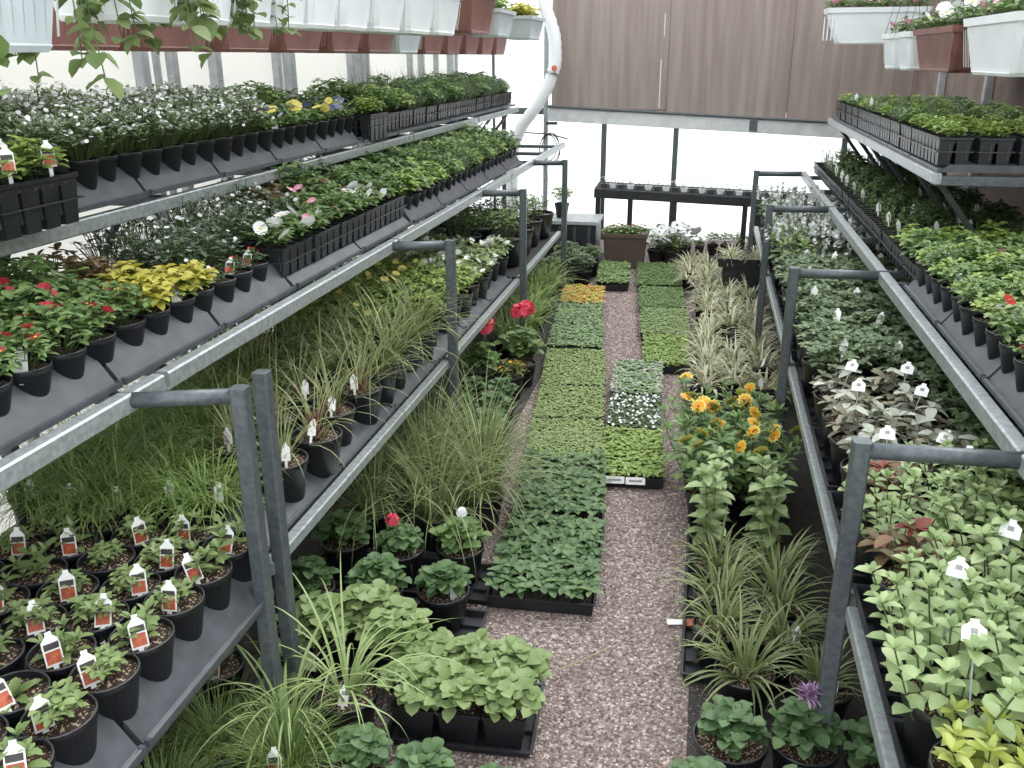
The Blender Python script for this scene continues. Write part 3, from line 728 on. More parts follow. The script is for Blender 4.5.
def packrow(seg, x, z, side, where, y0, y1, tg=None, **kw):
    y = y0; k = 0
    while y < y1:
        for ye, keys in seg:
            if y < ye: break
        key = keys[k % len(keys)]; pack(key, x, y, z, side, auto('black cell pack of '+SHORT[key], where), 'cell packs of '+SHORT[key]+' on '+where, tg=tg, **kw)
        y += kw.get('ny', 4)*kw.get('cell', .066)+.012; k += 1
SHORT = dict(petw='white petunias', petp='pink petunias', mid='green leaves', dark='dark leaves', limy='lime leaves', bacopa='fine leaves', burg='bronze leaves', feather='feathery shoots', lobelia='white lobelia', pansyb='blue pansies', smallred='red buds', calib='red flowers', impat='scarlet flowers', seedl='seedlings')
species('seedl', 'potted_seedling', 'thin dark seedlings', PS, sp_seedl)
packrow([(3.1, ['petw']), (3.5, ['petw', 'petp']), (3.9, ['mid', 'petw']), (4.3, ['mid'])], -1.50, 1.17, -1, 'front of left middle shelf', 3.02, 4.25, h=.10, fs=.9, tg='white')
packrow([(3.3, ['bacopa']), (3.7, ['petp', 'burg']), (4.3, ['mid', 'petp'])], -1.66, 1.17, -1, 'middle of left middle shelf', 2.98, 4.25, h=.10, fs=1.15)
packrow([(3.3, ['bacopa']), (3.6, ['burg']), (4.3, ['dark', 'mid'])], -1.82, 1.17, -1, 'back of left middle shelf', 2.98, 4.25, h=.10, fs=1.45)
for j in range(4):
    x = -1.50-.13*j
    fillrow([(4.8, ['limy', 'mid'] if j == 0 else ['mid', 'dark'], [None, None, 'white']), (5.4, ['mid', 'limy', 'feather'], [None, 'white', None]), (6.6, ['feather', 'mid', 'limy'], None), (9, ['dark', 'mid', 'petw'], None)], x, 1.134, f'{rows[j] if j < 3 else "back row"} of left middle shelf, far half', 4.38, 7.1, .126, fs=1.15+.15*j)

# ---------------------------------------------------------------- left top shelf
for k, (x, y) in enumerate(((-1.77, 2.07), (-1.93, 2.09))):
    pack('limy', x, y, 1.475, -1, ['black cell pack with red tags at near end of left top shelf', 'black cell pack behind the red tagged one, left top shelf'][k], 'near packs of the left top shelf', ny=4, nx=2, cell=.078, h=.135, tg='red', fs=1.0)
pack('limy', -1.77, 1.74, 1.475, -1, 'black deep cell pack at left frame edge, left top shelf', 'near packs of the left top shelf', ny=4, nx=2, cell=.078, h=.135, tg='red', fs=1.0)
for j in range(4):
    x = -1.905-.12*j
    w = f'{rows[j] if j < 3 else "back row"} of left top shelf'
    if j == 0: seg = [(3.62, ['lobelia'], None), (3.9, ['pansyb', 'pansyn'], ['white', None]), (4.1, ['pansyn', 'pansybig'], None), (4.25, ['pansybig'], None), (4.7, ['pansyy', 'pansyn'], None)]
    else: seg = [(3.85, ['lobelia'], None), (4.1, ['mid', 'pansyb'], None), (4.8, ['mid', 'pansyn', 'mid'], None)]
    fillrow(seg, x, 1.50, w, 2.38 if j < 2 else 2.26, 4.68, .121, fs=1.05+.12*j)
pack('limy', -1.87, 4.95, 1.475, -1, 'wide deep black cell pack with pale leaves midway along left top shelf', 'deep packs midway along the left top shelf', ny=4, nx=2, cell=.075, h=.14, fs=1)
pack('pansyb', -2.05, 4.95, 1.475, -1, 'deep black cell pack just behind the wide one, left top shelf', 'deep packs midway along the left top shelf', ny=4, nx=2, cell=.075, h=.14, fs=1)
for j, x in enumerate((-1.9, -2.06, -2.22)):
    packrow([(6.0, ['mid', 'limy', 'feather']), (7.2, ['feather', 'mid']), (9, ['feather', 'feather', 'mid'])], x, 1.50, -1, ['front', 'middle', 'back'][j]+' of left top shelf', 5.28, 8.8, h=.10, fs=1.25+.15*j, tg='white' if j == 0 else None)

# ---------------------------------------------------------------- right shelves
for j in range(4):
    x = .875+.135*j
    seg = [(1.9, ['redfl', 'limy'], None), (2.25, ['redfl', 'mid'], ['white', None, None]), (2.8, ['mid', 'redfl'], [None, 'orange']), (9, ['limy', 'mid'] if j < 2 else ['limy', 'petp', 'mid'], ['orange', 'grey', None])]
    fillrow(seg, x, 1.052, f'{rows[j] if j < 3 else "back row"} of right middle shelf', 1.5, 3.62, .132, fs=.8 if j == 0 else .95)
for j, x in enumerate((.90, 1.06, 1.22, 1.38)):
    packrow([(4.1, ['mid', 'limy']), (8, ['seedl', 'dark'] if j % 2 else ['seedl'])], x, 1.045, 1, ['front', 'second row', 'third row', 'back'][j]+' of right middle shelf', 3.80, 7.4, h=.08, fs=1.0, tg='white')
for j, x in enumerate((.985, 1.14, 1.295, 1.45, 1.60)):
    packrow([(4.6, ['limy', 'limy', 'mid']), (8, ['mid', 'feather', 'limy'])], x, 1.48, 1, ['front', 'second row', 'third row', 'fourth row', 'back'][j]+' of right top shelf', 4.15, 7.3, h=.11, fs=.6, tg='white' if j == 0 else None)

# ---------------------------------------------------------------- right lower bench
def flat_mesh(w, l, h=.055, m=TRAYB):
    mb = MB(); t = .004
    prof = [(-.008, 0), (0, h-.004), (.006, h-.003), (.006, h), (-.004, h), (-.010, .006)]
    def ring(o, z): return [(-w/2-o, -l/2-o, z), (w/2+o, -l/2-o, z), (w/2+o, l/2+o, z), (-w/2-o, l/2+o, z)]
    mb.loops([ring(o, z) for o, z in prof], m, True, True)
    nx, ny = max(2, round(w/.09)), max(2, round(l/.09))
    for i in range(1, nx): x = -w/2+w*i/nx; mb.box((x-.002, -l/2+.01, .006), (x+.002, l/2-.01, .02), m)
    for i in range(1, ny): y = -l/2+l*i/ny; mb.box((-w/2+.01, y-.002, .006), (w/2-.01, y+.002, .02), m)
    return mb
def carrier(x, y, z, w, l, label, group=None, h=.055):
    o = flat_mesh(w, l, h).build('carrier_tray'); o.location = (x, y, z); return tag(o, label, 'tray', group)
for k, y in enumerate((1.35, 1.85, 2.38, 2.9, 3.42, 4.3, 4.85, 5.4, 6.0, 6.6)):
    carrier(.72, y, .596, .56, .48, auto('wide black open carrier tray', 'right lower bench'), 'carrier trays on the right lower bench', .05)
wh = ['front row', 'second row', 'third row', 'back row']
for j in range(4):
    x = .535+.19*j
    fillrow([(1.37, ['limeleaf'] if j < 3 else ['mint'], None), (1.95, ['mint'], ['hex']), (2.4, ['heuch', 'mint'] if j == 0 else ['mint', 'mintd'], ['hex', 'hex', None]), (3.35, ['variefl'] if j < 2 else ['fuch'], ['hex', 'hex', None] if j < 2 else None), (5.2, ['fuch'], [None, 'white']), (6.4, ['bigleaf', 'silvst'] if j == 0 else ['silvst'], None), (9, ['silvst', 'fuch'], None)],
            x, .604, wh[j]+' of right lower bench', 1.14, 7.2, .205, .012, fs=1.05)

# ---------------------------------------------------------------- plug flats on the floor
def flat(y0, xa0, xb0, y1, xa1, xb1, m, leafL, leafW, nper, label, key, hh=.03, m2=None, fl=None, tags=0, group=None):
    """a tray of seedlings; the four corners are floor positions in metres"""
    cx = (xa0+xb0+xa1+xb1)/4; cy = (y0+y1)/2; w = ((xb0-xa0)+(xb1-xa1))/2-.03; l = y1-y0-.015
    rz = -math.atan2((xa1+xb1-xa0-xb0)/2, l)
    r = empty('plug_flat', (cx, cy, .003), rz*-1 if False else rz); tag(r, label, 'tray of seedlings', group)
    flat_mesh(w, l, .055).build('tray', r)
    sb = MB(); sb.box((-w/2+.012, -l/2+.012, .02), (w/2-.012, l/2-.012, .046), SOILD); sb.build('soil', r)
    g = random.Random(int(cy*1000)); mb = MB(); sp_ = max(.016, leafL*.85); nx = int(w/sp_); ny = int(l/sp_); fb = MB()
    for i in range(nx):
        for j in range(ny):
            px = -w/2+(i+.5)*w/nx+g.uniform(-.008, .008); py = -l/2+(j+.5)*l/ny+g.uniform(-.008, .008); z = .046+hh*g.uniform(.6, 1.15)
            mm = m if not m2 or g.random() < .6 else m2; a = g.uniform(0, 6)
            mb.tube([(px, py, .044), (px, py, z)], .0012, STEMG, 3, False)
            for k in range(nper):
                mb.leaf(Vector((px, py, z-.004*(k % 2))), rv(g, .0, .7, a+k*2*PI/nper+g.uniform(-.3, .3)), leafL*g.uniform(.7, 1.15), leafW*g.uniform(.8, 1.1), .25, mm, g.uniform(-.2, .2))
            if fl and g.random() < fl[2]: fb.flower((px, py, z+.012), rv(g, .7, 1.4), fl[1], fl[0], None, 5, .1)
    mb.build('seedlings', r)
    if fb.v: fb.build('flowers', r)
    for t in range(tags):
        q = MB(); q.box((-.045, -.002, -.018), (.045, .002, .016), TAGW); q.box((-.03, -.0035, -.006), (.03, -.002, .004), TAGG)
        o = q.build('label_strip', r); o.location = (-w*.28+t*w*.33, -l/2-.012, .048); o.rotation_euler = (-.35, 0, .05)
    return r
G_PLUG = leafmat((.075, .145, .055), (.16, .25, .10)); G_FINE = leafmat((.21, .30, .09), (.36, .44, .18)); G_VAR = leafmat((.17, .28, .11), (.34, .44, .24))
FL = [
 (2.73, -.69, -.27, 3.33, -.72, -.30, G_PLUG, .050, .028, 5, 'tray of dark green broad leaved seedlings nearest on the left of path', .045),
 (3.34, -.72, -.31, 3.95, -.78, -.36, G_PLUG, .050, .028, 5, 'dark green leafy seedling tray just behind the nearest one', .045),
 (3.96, -.78, -.38, 4.46, -.84, -.43, G_FINE, .018, .011, 5, 'yellowish fine leaved seedling tray touching the dark leafy trays', .018),
 (4.47, -.84, -.43, 4.98, -.89, -.48, G_FINE, .018, .011, 5, 'second fine leaved yellowish seedling tray from the camera', .018),
 (4.99, -.89, -.48, 5.70, -.97, -.56, G_FINE, .018, .011, 5, 'third fine leaved yellowish seedling tray, beside marigold pots', .018),
 (5.72, -.98, -.57, 6.25, -1.02, -.64, G_VAR, .026, .016, 5, 'speckled grey green seedling tray behind the yellowish trays', .03),
 (6.27, -1.02, -.66, 6.85, -1.07, -.70, G_VAR, .026, .016, 5, 'second speckled grey green seedling tray, before the golden one', .03),
 (6.87, -1.07, -.70, 7.45, -1.12, -.76, G_YEL, .026, .015, 5, 'golden yellow and orange leaved seedling tray', .03),
 (7.55, -.86, -.56, 8.40, -.93, -.62, G_PALE, .03, .02, 5, 'bright green seedling tray before the brown tub', .04),
 (3.80, -.395, -.075, 4.36, -.43, -.11, G_LIME, .030, .019, 5, 'bright lime green seedling tray with white label strips', .03),
 (4.38, -.43, -.13, 4.88, -.46, -.14, G_DARK, .022, .014, 4, 'seedling tray covered with tiny white flowers', .025),
 (4.90, -.47, -.145, 5.50, -.48, -.17, G_VAR, .026, .017, 5, 'variegated green seedling tray behind the white flowered tray', .03),
 (5.46, -.31, .02, 6.13, -.36, -.01, G_LIME, .024, .015, 5, 'lime seedling tray with label strip at the path bend', .025),
 (6.15, -.38, -.01, 6.86, -.43, -.05, G_PALE, .020, .013, 5, 'pale green fine seedling tray behind the path bend tray', .02),
 (6.88, -.44, -.06, 7.55, -.50, -.10, G_MID, .020, .012, 5, 'olive green seedling tray beside the variegated grasses', .02),
 (7.57, -.51, -.12, 8.45, -.58, -.16, G_MID, .022, .013, 5, 'farthest olive green seedling tray before the white flowers', .03)]
for i, (y0, a, b, y1, c, d, m, lL, lW, n_, lab, hh) in enumerate(FL):
    flat(y0, a, b, y1, c, d, m, lL, lW, n_, lab, i, hh, m2=(leafmat((.60, .28, .06), (.70, .40, .12)) if m is G_YEL else G_SILV if 'variegated green' in lab else None),
         fl=(P_WHITE, .0085, .45) if 'white flowers' in lab and 'tiny' in lab else None, tags=(2 if 'strips' in lab else 1 if 'strip' in lab else 0))

# ---------------------------------------------------------------- floor, left side
def bigtray():
    r = empty('pot_tray', (-.60, 2.15, .004), .06); tag(r, 'black six cell tray of round light green leaves in the left foreground', 'tray of plants')
    mb = MB(); w, l = .40, .27
    for a in range(3):
        for b in range(2):
            cx, cy = -w/2+(a+.5)*w/3, -l/2+(b+.5)*l/2; u, v = w/6-.004, l/4-.004
            def R(k, z): return [(cx-u*k, cy-v*k, z), (cx+u*k, cy-v*k, z), (cx+u*k, cy+v*k, z), (cx-u*k, cy+v*k, z)]
            mb.loops([R(.78, .006), R(.96, .11), R(1.03, .112), R(1.03, .122), R(.92, .122), R(.88, .10)], BLACK, True, False)
            mb.loops([R(.9, .104), R(.3, .108)], SOIL, False, True)
    mb.build('cells', r)
    flat_mesh(w+.03, l+.03, .03).build('base_tray', r)
    g = random.Random(8)
    for a in range(3):
        for b in range(2):
            f, p = bushy(g, .10, .10, 20, 4, .042, .040, G_PALE, droop=.25, dome=.35, low=.5); o = f.build('foliage', r); o.location = (-w/2+(a+.5)*w/3, -l/2+(b+.5)*l/2, .10)
bigtray()
plant('geranl', -.98, 2.36, .0, 'round light green leaved plant left of the six cell tray', None, None, 1, 1.05)
SP['geran']['look'] = 'round green geranium leaves'
def pl(key, x, y, look, z=0., **k): plant(key, x, y, z, look, **k)
pl('spider', -.93, 2.02, 'long pale green arching ribbon grass in the left foreground', tg='grey', fs=1.0)
pl('brush', -1.20, 1.76, 'soft fine green hair grass at the bottom left foreground')
pl('brush', -.98, 1.72, 'soft green hair grass with grit topped pot at bottom edge', tg='orange')
pl('hosta', -1.38, 2.06, 'gritty pot with orange tag below the left bench by double post', tg='orange', fs=.55, rz=2.6)
pl('hosta', -1.16, 2.12, 'broad grey green leaves beside the left double post', fs=.8)
pl('hosta', -1.53, 2.0, 'broad leaved plant under the near left bench, orange tag', tg='orange', fs=.8)
pl('hosta', -1.12, 2.0, 'broad leaved young plant between hair grass and ribbon grass', fs=.7)
pl('geran', -.62, 1.76, 'low small leaved green plant at bottom edge before the six cell tray', sc=.8, fs=1.0)
pl('geranl', -1.12, 2.26, 'round leaved green plant right against the left double post', fs=1.0)
pl('geranl', -.86, 2.28, 'round leaved green plant just behind the ribbon grass clumps', fs=1.0)
pl('brush', -1.40, 1.74, 'fine green hair grass below the near left bench edge')
pl('brush', -1.22, 1.52, 'fine green hair grass cut by the bottom edge, leftmost of them')
pl('spider', -1.05, 1.88, 'second pale arching ribbon grass, nearer the camera and left', fs=.85)
pl('geran', -.80, 1.80, 'low leafy pot at bottom edge below the ribbon grass', sc=.8, fs=.9)
pl('geran', -.42, 1.72, 'low green plant at bottom edge, right of another low one', sc=.8, fs=1.0)
for k, (x, y, key, lab) in enumerate((
 (-1.27, 2.52, 'geran', 'leafy geranium pot at the foot of the left double post'),
 (-1.03, 2.56, 'geran', 'leafy geranium pot straight behind the ribbon grass'),
 (-.80, 2.60, 'geran', 'leafy geranium pot beside the nearest dark seedling tray'),
 (-1.27, 2.86, 'geran', 'gritty half empty geranium pot under the left rail'),
 (-1.04, 2.84, 'geranr', 'geranium pot with a single rose red bloom'),
 (-.82, 2.90, 'geranw', 'geranium pot with a small white bloom'))):
    pl(key, x, y, lab, tg='white' if k in (0, 2) else None, fs=.85)
carrier(-1.03, 2.55, .001, .74, .24, 'black carrier tray under the front three geranium pots', 'carrier trays under the geraniums', .03)
carrier(-1.03, 2.86, .001, .74, .24, 'black carrier tray under the flowering geranium pots', 'carrier trays under the geraniums', .03)
for k, (x, y) in enumerate(((-1.24, 3.12), (-.98, 3.14), (-.84, 3.34), (-1.10, 3.40), (-1.28, 3.42), (-.90, 3.60), (-1.16, 3.68))):
    pl('tallwisp', x, y, f'tall wispy green grass on floor beside left rail, {ORD[k]} from camera', group='tall wispy floor grasses', fs=1.05)
for k, (x, y) in enumerate(((-1.18, 4.05), (-.98, 4.02), (-1.22, 4.3), (-1.0, 4.28), (-1.2, 4.54), (-1.02, 4.55))):
    pl('geran', x, y, f'low leafy floor pot beside left rail before the red geraniums, {ORD[k]} from camera', group='low leafy pots beside the left rail', sc=.9)
pl('bigred', -1.20, 4.78, 'left pot with big rose red geranium heads by left post')
pl('bigred', -1.02, 5.10, 'right pot with big rose red geranium heads by the fine trays')
pl('mari', -1.05, 4.86, 'orange marigold pot beside the rose red geranium')
pl('mari', -1.08, 5.38, 'orange marigold pot just behind the rose red geraniums')
for k, (x, y) in enumerate(((-1.22, 5.6), (-1.12, 5.85), (-1.25, 6.05), (-1.16, 6.35), (-1.28, 6.6), (-1.17, 6.85), (-1.3, 7.05))):
    pl('sedge', x, y, f'bright arching sedge on floor along left rail, {ORD[k]} from camera', group='sedges on the floor', fs=1.0)
for k, (x, y) in enumerate(((-1.22, 7.5), (-1.0, 7.7), (-1.15, 7.85), (-.98, 8.1), (-1.2, 8.2))):
    pl('fuch', x, y, f'bluish leafy plant on floor before far crate, {ORD[k]} from camera', group='bluish plants before the crate', fs=1.0)
# crate with a grey top and brown tub near the back wall
r = empty('storage_crate', (-1.32, 8.75, 0)); tag(r, 'dark crate with a grey top left of the brown tub', 'crate')
mb = MB(); mb.box((-.34, -.22, 0), (.34, .22, .40), TRAYB)
for k in range(5): mb.box((-.30+k*.14, -.228, .04), (-.27+k*.14, -.22, .38), TRAY)
mb.build('body', r); mb = MB(); mb.box((-.36, -.24, .40), (.36, .24, .43), STUD); mb.build('lid', r)
pl('lemon', -1.34, 8.72, 'leafy yellow green pot standing on the grey topped crate', z=.43)
r = empty('brown_planter_tub', (-.70, 8.62, 0)); tag(r, 'square brown planter tub with green leaves and red flowers near back wall', 'planter')
mb = MB()
def RR(w, z, d=.8): return [(-w, -w*d, z), (w, -w*d, z), (w, w*d, z), (-w, w*d, z)]
mb.loops([RR(.175, 0), RR(.20, .30), RR(.215, .30), RR(.215, .335), RR(.195, .335), RR(.19, .28)], TERR, True, False); mb.loops([RR(.19, .29), RR(.05, .30)], SOILD, False, True); mb.build('tub', r)
f, _ = sp_redlip(random.Random(4)); 
for dx in (-.11, .0, .11):
    o = f.build('foliage', r); o.location = (dx, 0, .29); 
    for q_ in _[:2]: o2 = q_[1].build('flower', r); o2.location = (dx, 0, .29)
for k, (x, y) in enumerate(((-.42, 8.75), (-.27, 8.72), (-.35, 8.95), (-.18, 8.95))):
    SPW = plant('wpans', x, y, 0, f'white flowered pot on floor right of the brown tub, {ORD[k]} from camera', 'white flowers beside the brown tub', None, 1.3, 1.3)

# ---------------------------------------------------------------- floor, right side
pl('geran', .17, 2.04, 'grey green geranium with white tag in the front right pot', tg='grey', fs=.75, sc=1.1)
pl('geran', .56, 2.05, 'green leafy pot tucked under the right bench beside the purple flower', fs=.9)
pl('geran', .10, 1.80, 'geranium leaves cut off by bottom edge, right of path', fs=.85)
pl('kale', .37, 2.08, 'shaggy purple flower above green leaves beside right post', fs=.9)
pl('geran', .34, 1.82, 'geranium leaves at bottom edge below the purple flower', fs=.85)
for k, (x, y) in enumerate(((.22, 2.36), (.44, 2.34), (.15, 2.58), (.35, 2.56), (.15, 2.78), (.35, 2.76), (.15, 2.98), (.35, 2.96))):
    pl('liriope', x, y, f'green and cream strap leaved pot right of path, {ORD[k]} from camera', group='strap leaved pots right of path', tg='grey' if k in (1, 3) else None, fs=1.0)
for k, (x, y) in enumerate(((.12, 3.17), (.12, 3.34), (.33, 3.20), (.33, 3.37))):
    pl('celosia', x, y, ['pale green tall leafy stem nearest path, lower of the left pair', 'pale green tall leafy stem, upper of the left pair by path', 'pale green tall leafy stem, lower of the right pair by bench', 'pale green tall leafy stem, upper of the right pair by bench'][k], group='pale green leafy stems')
for k, (x, y) in enumerate(((.10, 3.55), (.30, 3.58), (.08, 3.80), (.28, 3.82), (.08, 4.05), (.28, 4.07))):
    pl('rud', x, y, f'yellow orange daisies in black pot right of path, {ORD[k]} from camera', group='yellow and orange daisy pots', tg='grey' if k == 2 else None)
for k, (x, y) in enumerate(((.06, 4.36), (.25, 4.40), (.05, 4.6), (.38, 4.45), (.25, 4.66), (.40, 4.70))):
    pl('hosta', x, y, f'grey green broad leaves behind the daisies, {ORD[k]} from path', group='grey green leaves behind the daisies', fs=.6, sc=.9)
for k, y in enumerate((3.26, 3.62)):
    carrier(.215, y, .001, .36, .30, ['black carrier tray under the pale green leafy stems', 'black carrier tray under the nearest daisies'][k], 'carrier trays right of path', .04)
carrier(.235, 2.78, .001, .40, .66, 'black carrier tray under the strap leaved pots', 'carrier trays right of path', .04)
k = 0
for y in (5.0, 5.2, 5.4, 5.6, 5.8, 6.0, 6.2, 6.42, 6.64, 6.88, 7.12, 7.36, 7.62, 7.9, 8.2):
    for j, x in enumerate((.09, .25, .41)):
        if y > 7.3 and j == 2: x = -.07
        if GR.random() < .12: continue
        yy = y+.07*(j == 1)
        plant('varieg', x, yy, .025, auto('cream striped spiky leaves', ['row by path', 'middle floor row', 'row by right bench'][j]), 'cream striped plants right of path', 'white' if j == 2 and y < 6 else None, 1.0, 1.25)
for k, y in enumerate((5.2, 5.8, 6.42, 7.08)):
    carrier(.25, y, .001, .50, .58, auto('deep black carrier tray', 'under the cream striped plants'), 'carrier trays under cream striped plants', .13)
# raised black flat of variegated plants by the far right posts
r = empty('raised_flat', (.36, 7.55, .0)); tag(r, 'black flat raised on a crate beside the far right post', 'tray of plants')
flat_mesh(.42, .42, .07).build('tray', r).location = (0, 0, .30)
mb = MB(); mb.box((-.16, -.16, 0), (.16, .16, .30), TRAYB); mb.build('crate', r)
for dx, dy in ((-.1, -.1), (.1, -.1), (-.1, .1), (.1, .1)):
    child('foliage', proto('varieg', 1)['foliage'], r, (dx, dy, .34), dx*20+dy*7, 1.0)
mb = MB(); mb.sqtube((-.06, 0, .004), (.05, .02, .006), .03, TAGW, .004); mb.box((.0, -.012, .006), (.05, .03, .008), TAGR)
o = mb.build('fallen_plant_tag'); o.location = (.035, 2.76, .008); tag(o, 'white and red plant tag lying on the gravel at path edge', 'plant tag')
mb = MB(); mb.tube([(-.36, 2.42, .014), (-.29, 2.48, .018), (-.20, 2.58, .016)], .0018, leafmat((.5, .42, .2), (.6, .5, .28)), 4); mb.tube([(-.28, 2.49, .016), (-.31, 2.40, .012)], .0012, STEMG, 4)
tag(mb.build('dry_straw'), 'thin dry yellow straw lying across the gravel path', 'straw')

# ---------------------------------------------------------------- back bench
r = empty('back_bench', (0, 9.45, 0)); tag(r, 'dark bench along the back wall carrying small white flowers', 'bench')
mb = MB(); mb.sqtube((-1.09, -.20, .60), (1.9, -.20, .50), .03, TRAYB, .09); mb.sqtube((-1.09, .20, .64), (1.9, .20, .54), .03, TRAYB, .05); mb.add([(-1.09, -.2, .645), (1.9, -.2, .545), (1.9, .22, .56), (-1.09, .22, .66)], [(0,1,2,3)], PEAT); mb.build('bench_top', r)
for x, w in ((-.72, .05), (-.28, .06), (.42, .05), (.56, .08), (-1.05, .05)):
    mb = MB(); mb.sqtube((x, -.18, 0), (x, -.18, .60-.033*(x+1.09)), w, TRAYB); mb.build('leg', r)
tiny = {}
for v in range(3):
    g = random.Random(90+v); f, p = bushy(g, .06, .05, 12, 3, .022, .012, G_DARK, simple=True); tiny[v] = (f.mesh('foliage'), blooms(g, p, 7, .012, P_WHITE, P_ROSE, 5, .01).mesh('flowers'))
for k in range(30):
    x = -1.0+k*.09; zz = .648-.0334*(x+1.09)
    r = empty('seedling_pack', (x, 9.36, zz)); tag(r, auto('small white cup pack', 'back bench').replace('from camera', 'from left'), 'cell pack', 'white cup packs on the back bench')
    mb = MB(); mb.lathe([(.030, 0), (.038, .038), (.040, .040), (.034, .040)], WHITEP if k % 2 else TRAY, 12, True, True, 5); mb.build('cup', r)
    f, fl = tiny[k % 3]; child('foliage', f, r, (0, 0, .035), k, .8); child('flowers', fl, r, (0, 0, .045), k, 1.0)
for k in range(7):
    x = -.26+k*.13; key = 'lemon' if k > 2 else 'petw'
    plant(key, x, 9.28, .0, f'leafy pot in the low row under the back bench, {ORD[k]} from left', 'low row under the back bench', None, .8, .9)

# ---------------------------------------------------------------- hanging planters
def trail(g, n, H, L, m):
    mb = MB()
    for i in range(n):
        a = g.uniform(0, 2*PI); p = Vector((.05*math.cos(a), .1*math.sin(a), .0)); pts = [p]; d = Vector((math.cos(a)*.5, math.sin(a)*.5, .35)); seg = H/7*g.uniform(.6, 1.1)
        for k in range(7):
            pts.append(pts[-1]+d.normalized()*seg); d = d*.6+Vector((g.uniform(-.15, .15), g.uniform(-.15, .15), -.75))
        mb.tube(pts, .0016, STEMG, 3, False)
        for q in pts[1:]:
            for _ in range(2): s = g.uniform(.6, 1.1); mb.leaf(q, rv(g, -.9, .3), L*s, L*.95*s, .3, m, g.uniform(-.4, .4))
    return mb
def planter(x, y, zb, ln, wd, h, m, label, group, rz=0, trailer=None, px=None, flowers=None, hooks=2, ribs=True):
    r = empty('hanging_planter', (x, y, zb), rz); tag(r, label, 'hanging planter', group)
    mb = MB()
    def R(k, z, o=0):
        a, b, c = wd/2*k+o, ln/2*(1-(1-k)*1.1)+o, .02
        return [(-a+c, -b, z), (a-c, -b, z), (a, -b+c, z), (a, b-c, z), (a-c, b, z), (-a+c, b, z), (-a, b-c, z), (-a, -b+c, z)]
    mb.loops([R(.74, .0), R(.76, .012, .004), R(.78, .016), R(.97, h*.86), R(.98, h*.86, .010), R(1, h, .012), R(.98, h, -.002), R(.9, h*.8)], m, True, False)
    if ribs:
        for k in range(int(ln/.03)-1):
            yy = -ln/2*.84+(k+.5)*.03
            for sg in (-1, 1): mb.add([(sg*(wd/2*.80), yy-.004, .03), (sg*(wd/2*.80), yy+.004, .03), (sg*(wd/2*.945+.004), yy+.004, h*.8), (sg*(wd/2*.945+.004), yy-.004, h*.8)], [(0,1,2,3)] if sg > 0 else [(3,2,1,0)], m)
    mb.build('planter_box', r)
    sb = MB(); sb.loops([R(.93, h*.84, -.004), R(.3, h*.86)], SOILD, False, True); sb.build('soil', r)
    for k in range(hooks):
        yy = (k-(hooks-1)/2)*ln*.8; mb = MB(); top = 2.70-zb
        mb.tube([(-wd/2*.95, yy, h*.95), (0, yy, top-.05), (wd/2*.95, yy, h*.95)], .0018, WIRE, 4); mb.tube([(0, yy, top-.06), (0, yy, top)], .002, WIRE, 4); mb.build('hanger', r)
    g = random.Random(int(y*100+x*10)); n_ = max(1, round(ln/.2))
    for k in range(n_):
        yy = (k-(n_-1)/2)*ln/n_
        key = flowers or 'mid'; p = proto(key, k % 3); child('foliage', p['foliage'], r, (0, yy, h*.85), k*2, 1.2)
        for nm, me in p['extra']: child(nm, me, r, (0, yy, h*.85), k*2, 1.2)
    if trailer:
        o = trail(g, trailer[0], trailer[1], trailer[2], trailer[3]).build('trailing_stems', r); o.location = (wd*.3, 0, h*.9)
    return r
g = random.Random(21); G_TRAIL = leafmat((.14, .21, .07), (.26, .33, .14), .4)
planter(-1.38, 1.60, 1.915, .28, .22, .22, GREYP, 'pale grey hanging planter at the top left corner of photo', 'front left hanging planters', 0, (10, .36, .046, G_TRAIL))
ys = [1.96, 2.26, 2.54, 2.78, 3.02, 3.28, 3.62, 4.02, 4.46, 4.9]
for k, y in enumerate(ys[:9]):
    nx_ = ys[k+1]-y
    planter(-1.40, y+nx_/2-.04, 1.985+.003*k, nx_-.01, .24, .20, WHITEP, auto('white ribbed hanging planter', 'front hanging row at left'), 'white planters of the front left hanging row', g.uniform(-.03, .03), ((13, .32, .046, G_TRAIL) if k == 0 else (7, .26, .046, G_TRAIL) if k in (1, 2) else None), flowers='limy')
planter(-1.40, 5.35, 2.03, .62, .24, .22, BROWNP, 'red brown hanging planter ending the white row at left', 'front left hanging planters', flowers='coleus')
planter(-1.42, 6.1, 2.03, .5, .22, .16, GREYP, 'pale grey hanging planter beyond the red brown one at left', 'front left hanging planters', flowers='limy')
planter(-1.42, 7.2, 2.03, .6, .22, .16, GREYP, 'small far grey hanging planter near the back wall at left', 'front left hanging planters', flowers='coleus')
y = 1.9; k = 0
while y < 8.6:
    m = GREYP if k == 7 else BROWNP
    planter(-2.05, y+.26, 1.93, .53, .22, .19, m, 'pale grey hanging planter among the brown ones, rear left row' if k == 7 else auto('brown hanging planter', 'rear hanging row at left'), 'brown planters of the rear left hanging row', g.uniform(-.02, .02),
            None, flowers='lobelia' if k < 4 else 'mid'); y += .555; k += 1
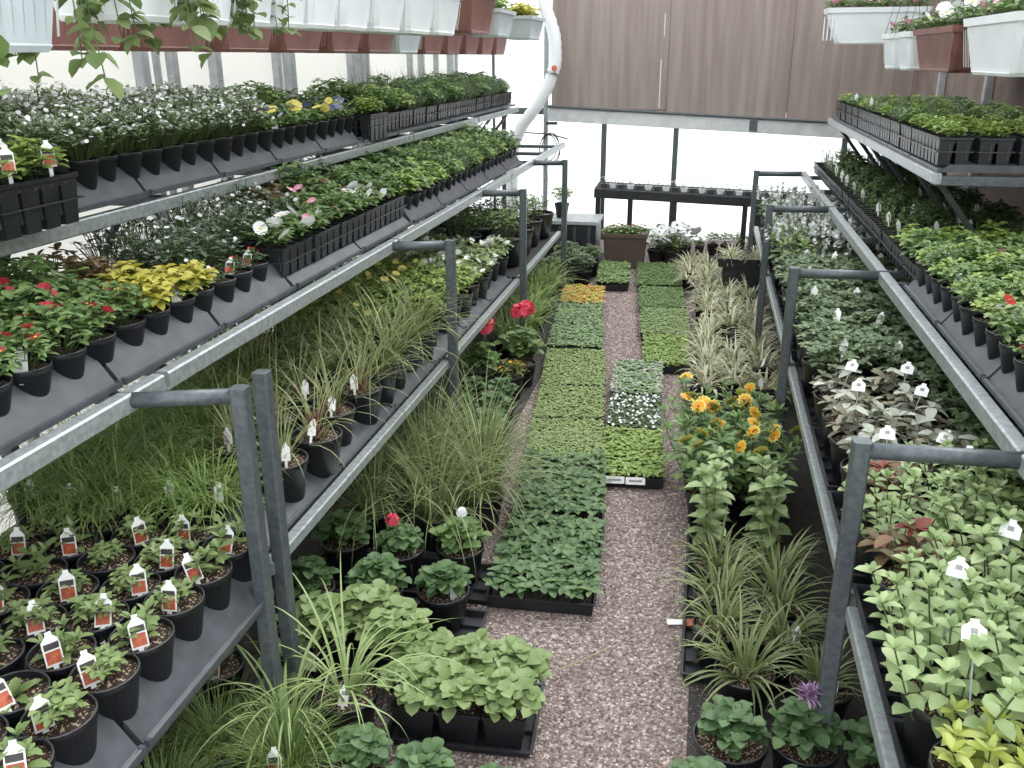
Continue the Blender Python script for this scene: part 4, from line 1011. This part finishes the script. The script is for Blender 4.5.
# right hanging planters
planter(1.27, 4.40, 1.82, .82, .27, .24, WHITEP, 'big white ribbed hanging planter at the top right corner', 'right hanging planters', flowers='petp', ribs=True)
planter(1.25, 5.40, 1.82, .95, .25, .22, BROWNP, 'red brown hanging planter between white ones at the right', 'right hanging planters', flowers='petw')
planter(1.25, 6.25, 1.82, .30, .24, .22, WHITEP, 'short white hanging planter just beyond the red brown one', 'right hanging planters', flowers='petp')
planter(1.25, 6.78, 1.82, .30, .24, .22, WHITEP, 'short white hanging planter behind another short one at right', 'right hanging planters', flowers='petp')
planter(1.22, 7.9, 1.99, .74, .30, .26, WHITEP, 'long white hanging planter turned across, farthest at the right', 'right hanging planters', PI/2, flowers='petp')
planter(1.75, 5.2, 1.82, .9, .24, .2, BROWNP, 'brown hanging planter against the right wall, nearer one', 'hanging planters by the right wall', flowers='petp')
planter(1.75, 6.5, 1.82, .9, .24, .2, BROWNP, 'brown hanging planter against the right wall, farther one', 'hanging planters by the right wall', flowers='petp')

# ---------------------------------------------------------------- duct, cable
mb = MB(); pts = [(-1.72, 9.75, 2.75), (-1.72, 9.75, 2.42), (-1.60, 9.75, 2.15), (-1.58, 9.75, 1.85), (-1.66, 9.75, 1.62), (-1.80, 9.75, 1.40), (-1.95, 9.78, 1.22), (-2.05, 9.8, 1.0), (-2.06, 9.8, .6), (-2.06, 9.8, 0)]
fine = []
for i in range(len(pts)-1):
    a, b = Vector(pts[i]), Vector(pts[i+1])
    for k in range(8): fine.append(a.lerp(b, k/8))
for _ in range(6): fine = [fine[0]]+[(fine[i-1]+fine[i]*2+fine[i+1])/4 for i in range(1, len(fine)-1)]+[fine[-1]]
mb.tube(fine, [.062+.005*(i % 2) for i in range(len(fine))], WHITEP, 14)
r = mb.build('air_duct', None, True); tag(r, 'white flexible air duct curving down beside the brown gable boards', 'duct')
mb = MB(); mb.lathe([(.004, 0), (.03, .002), (.03, .006), (0.004, .008)], TAGR, 10); q = mb.build('red_mark', r); q.location = (-1.585, 9.67, 1.80); q.rotation_euler = (PI/2, 0, 0)
mb = MB(); g = random.Random(6); pts = []
for i in range(90):
    t = i/89*6*PI; pts.append((-1.66+.10*math.cos(t)+.02*math.sin(t*.37), 9.86+.01*math.sin(t), .98+.15*math.sin(t)+.02*math.cos(t*.6)))
mb.tube(pts, .006, WIRE, 5); mb.tube([(-2.1, 9.85, 1.16), (-1.9, 9.86, 1.14), (-1.66, 9.86, 1.13), (-1.46, 9.86, 1.08)], .008, WIRE, 5); mb.sqtube((-1.70, 9.88, 1.24), (-1.58, 9.88, 1.24), .04, WIRE, .03)
tag(mb.build('cable_coil'), 'dark loops of cable hanging on the white back wall', 'cable')
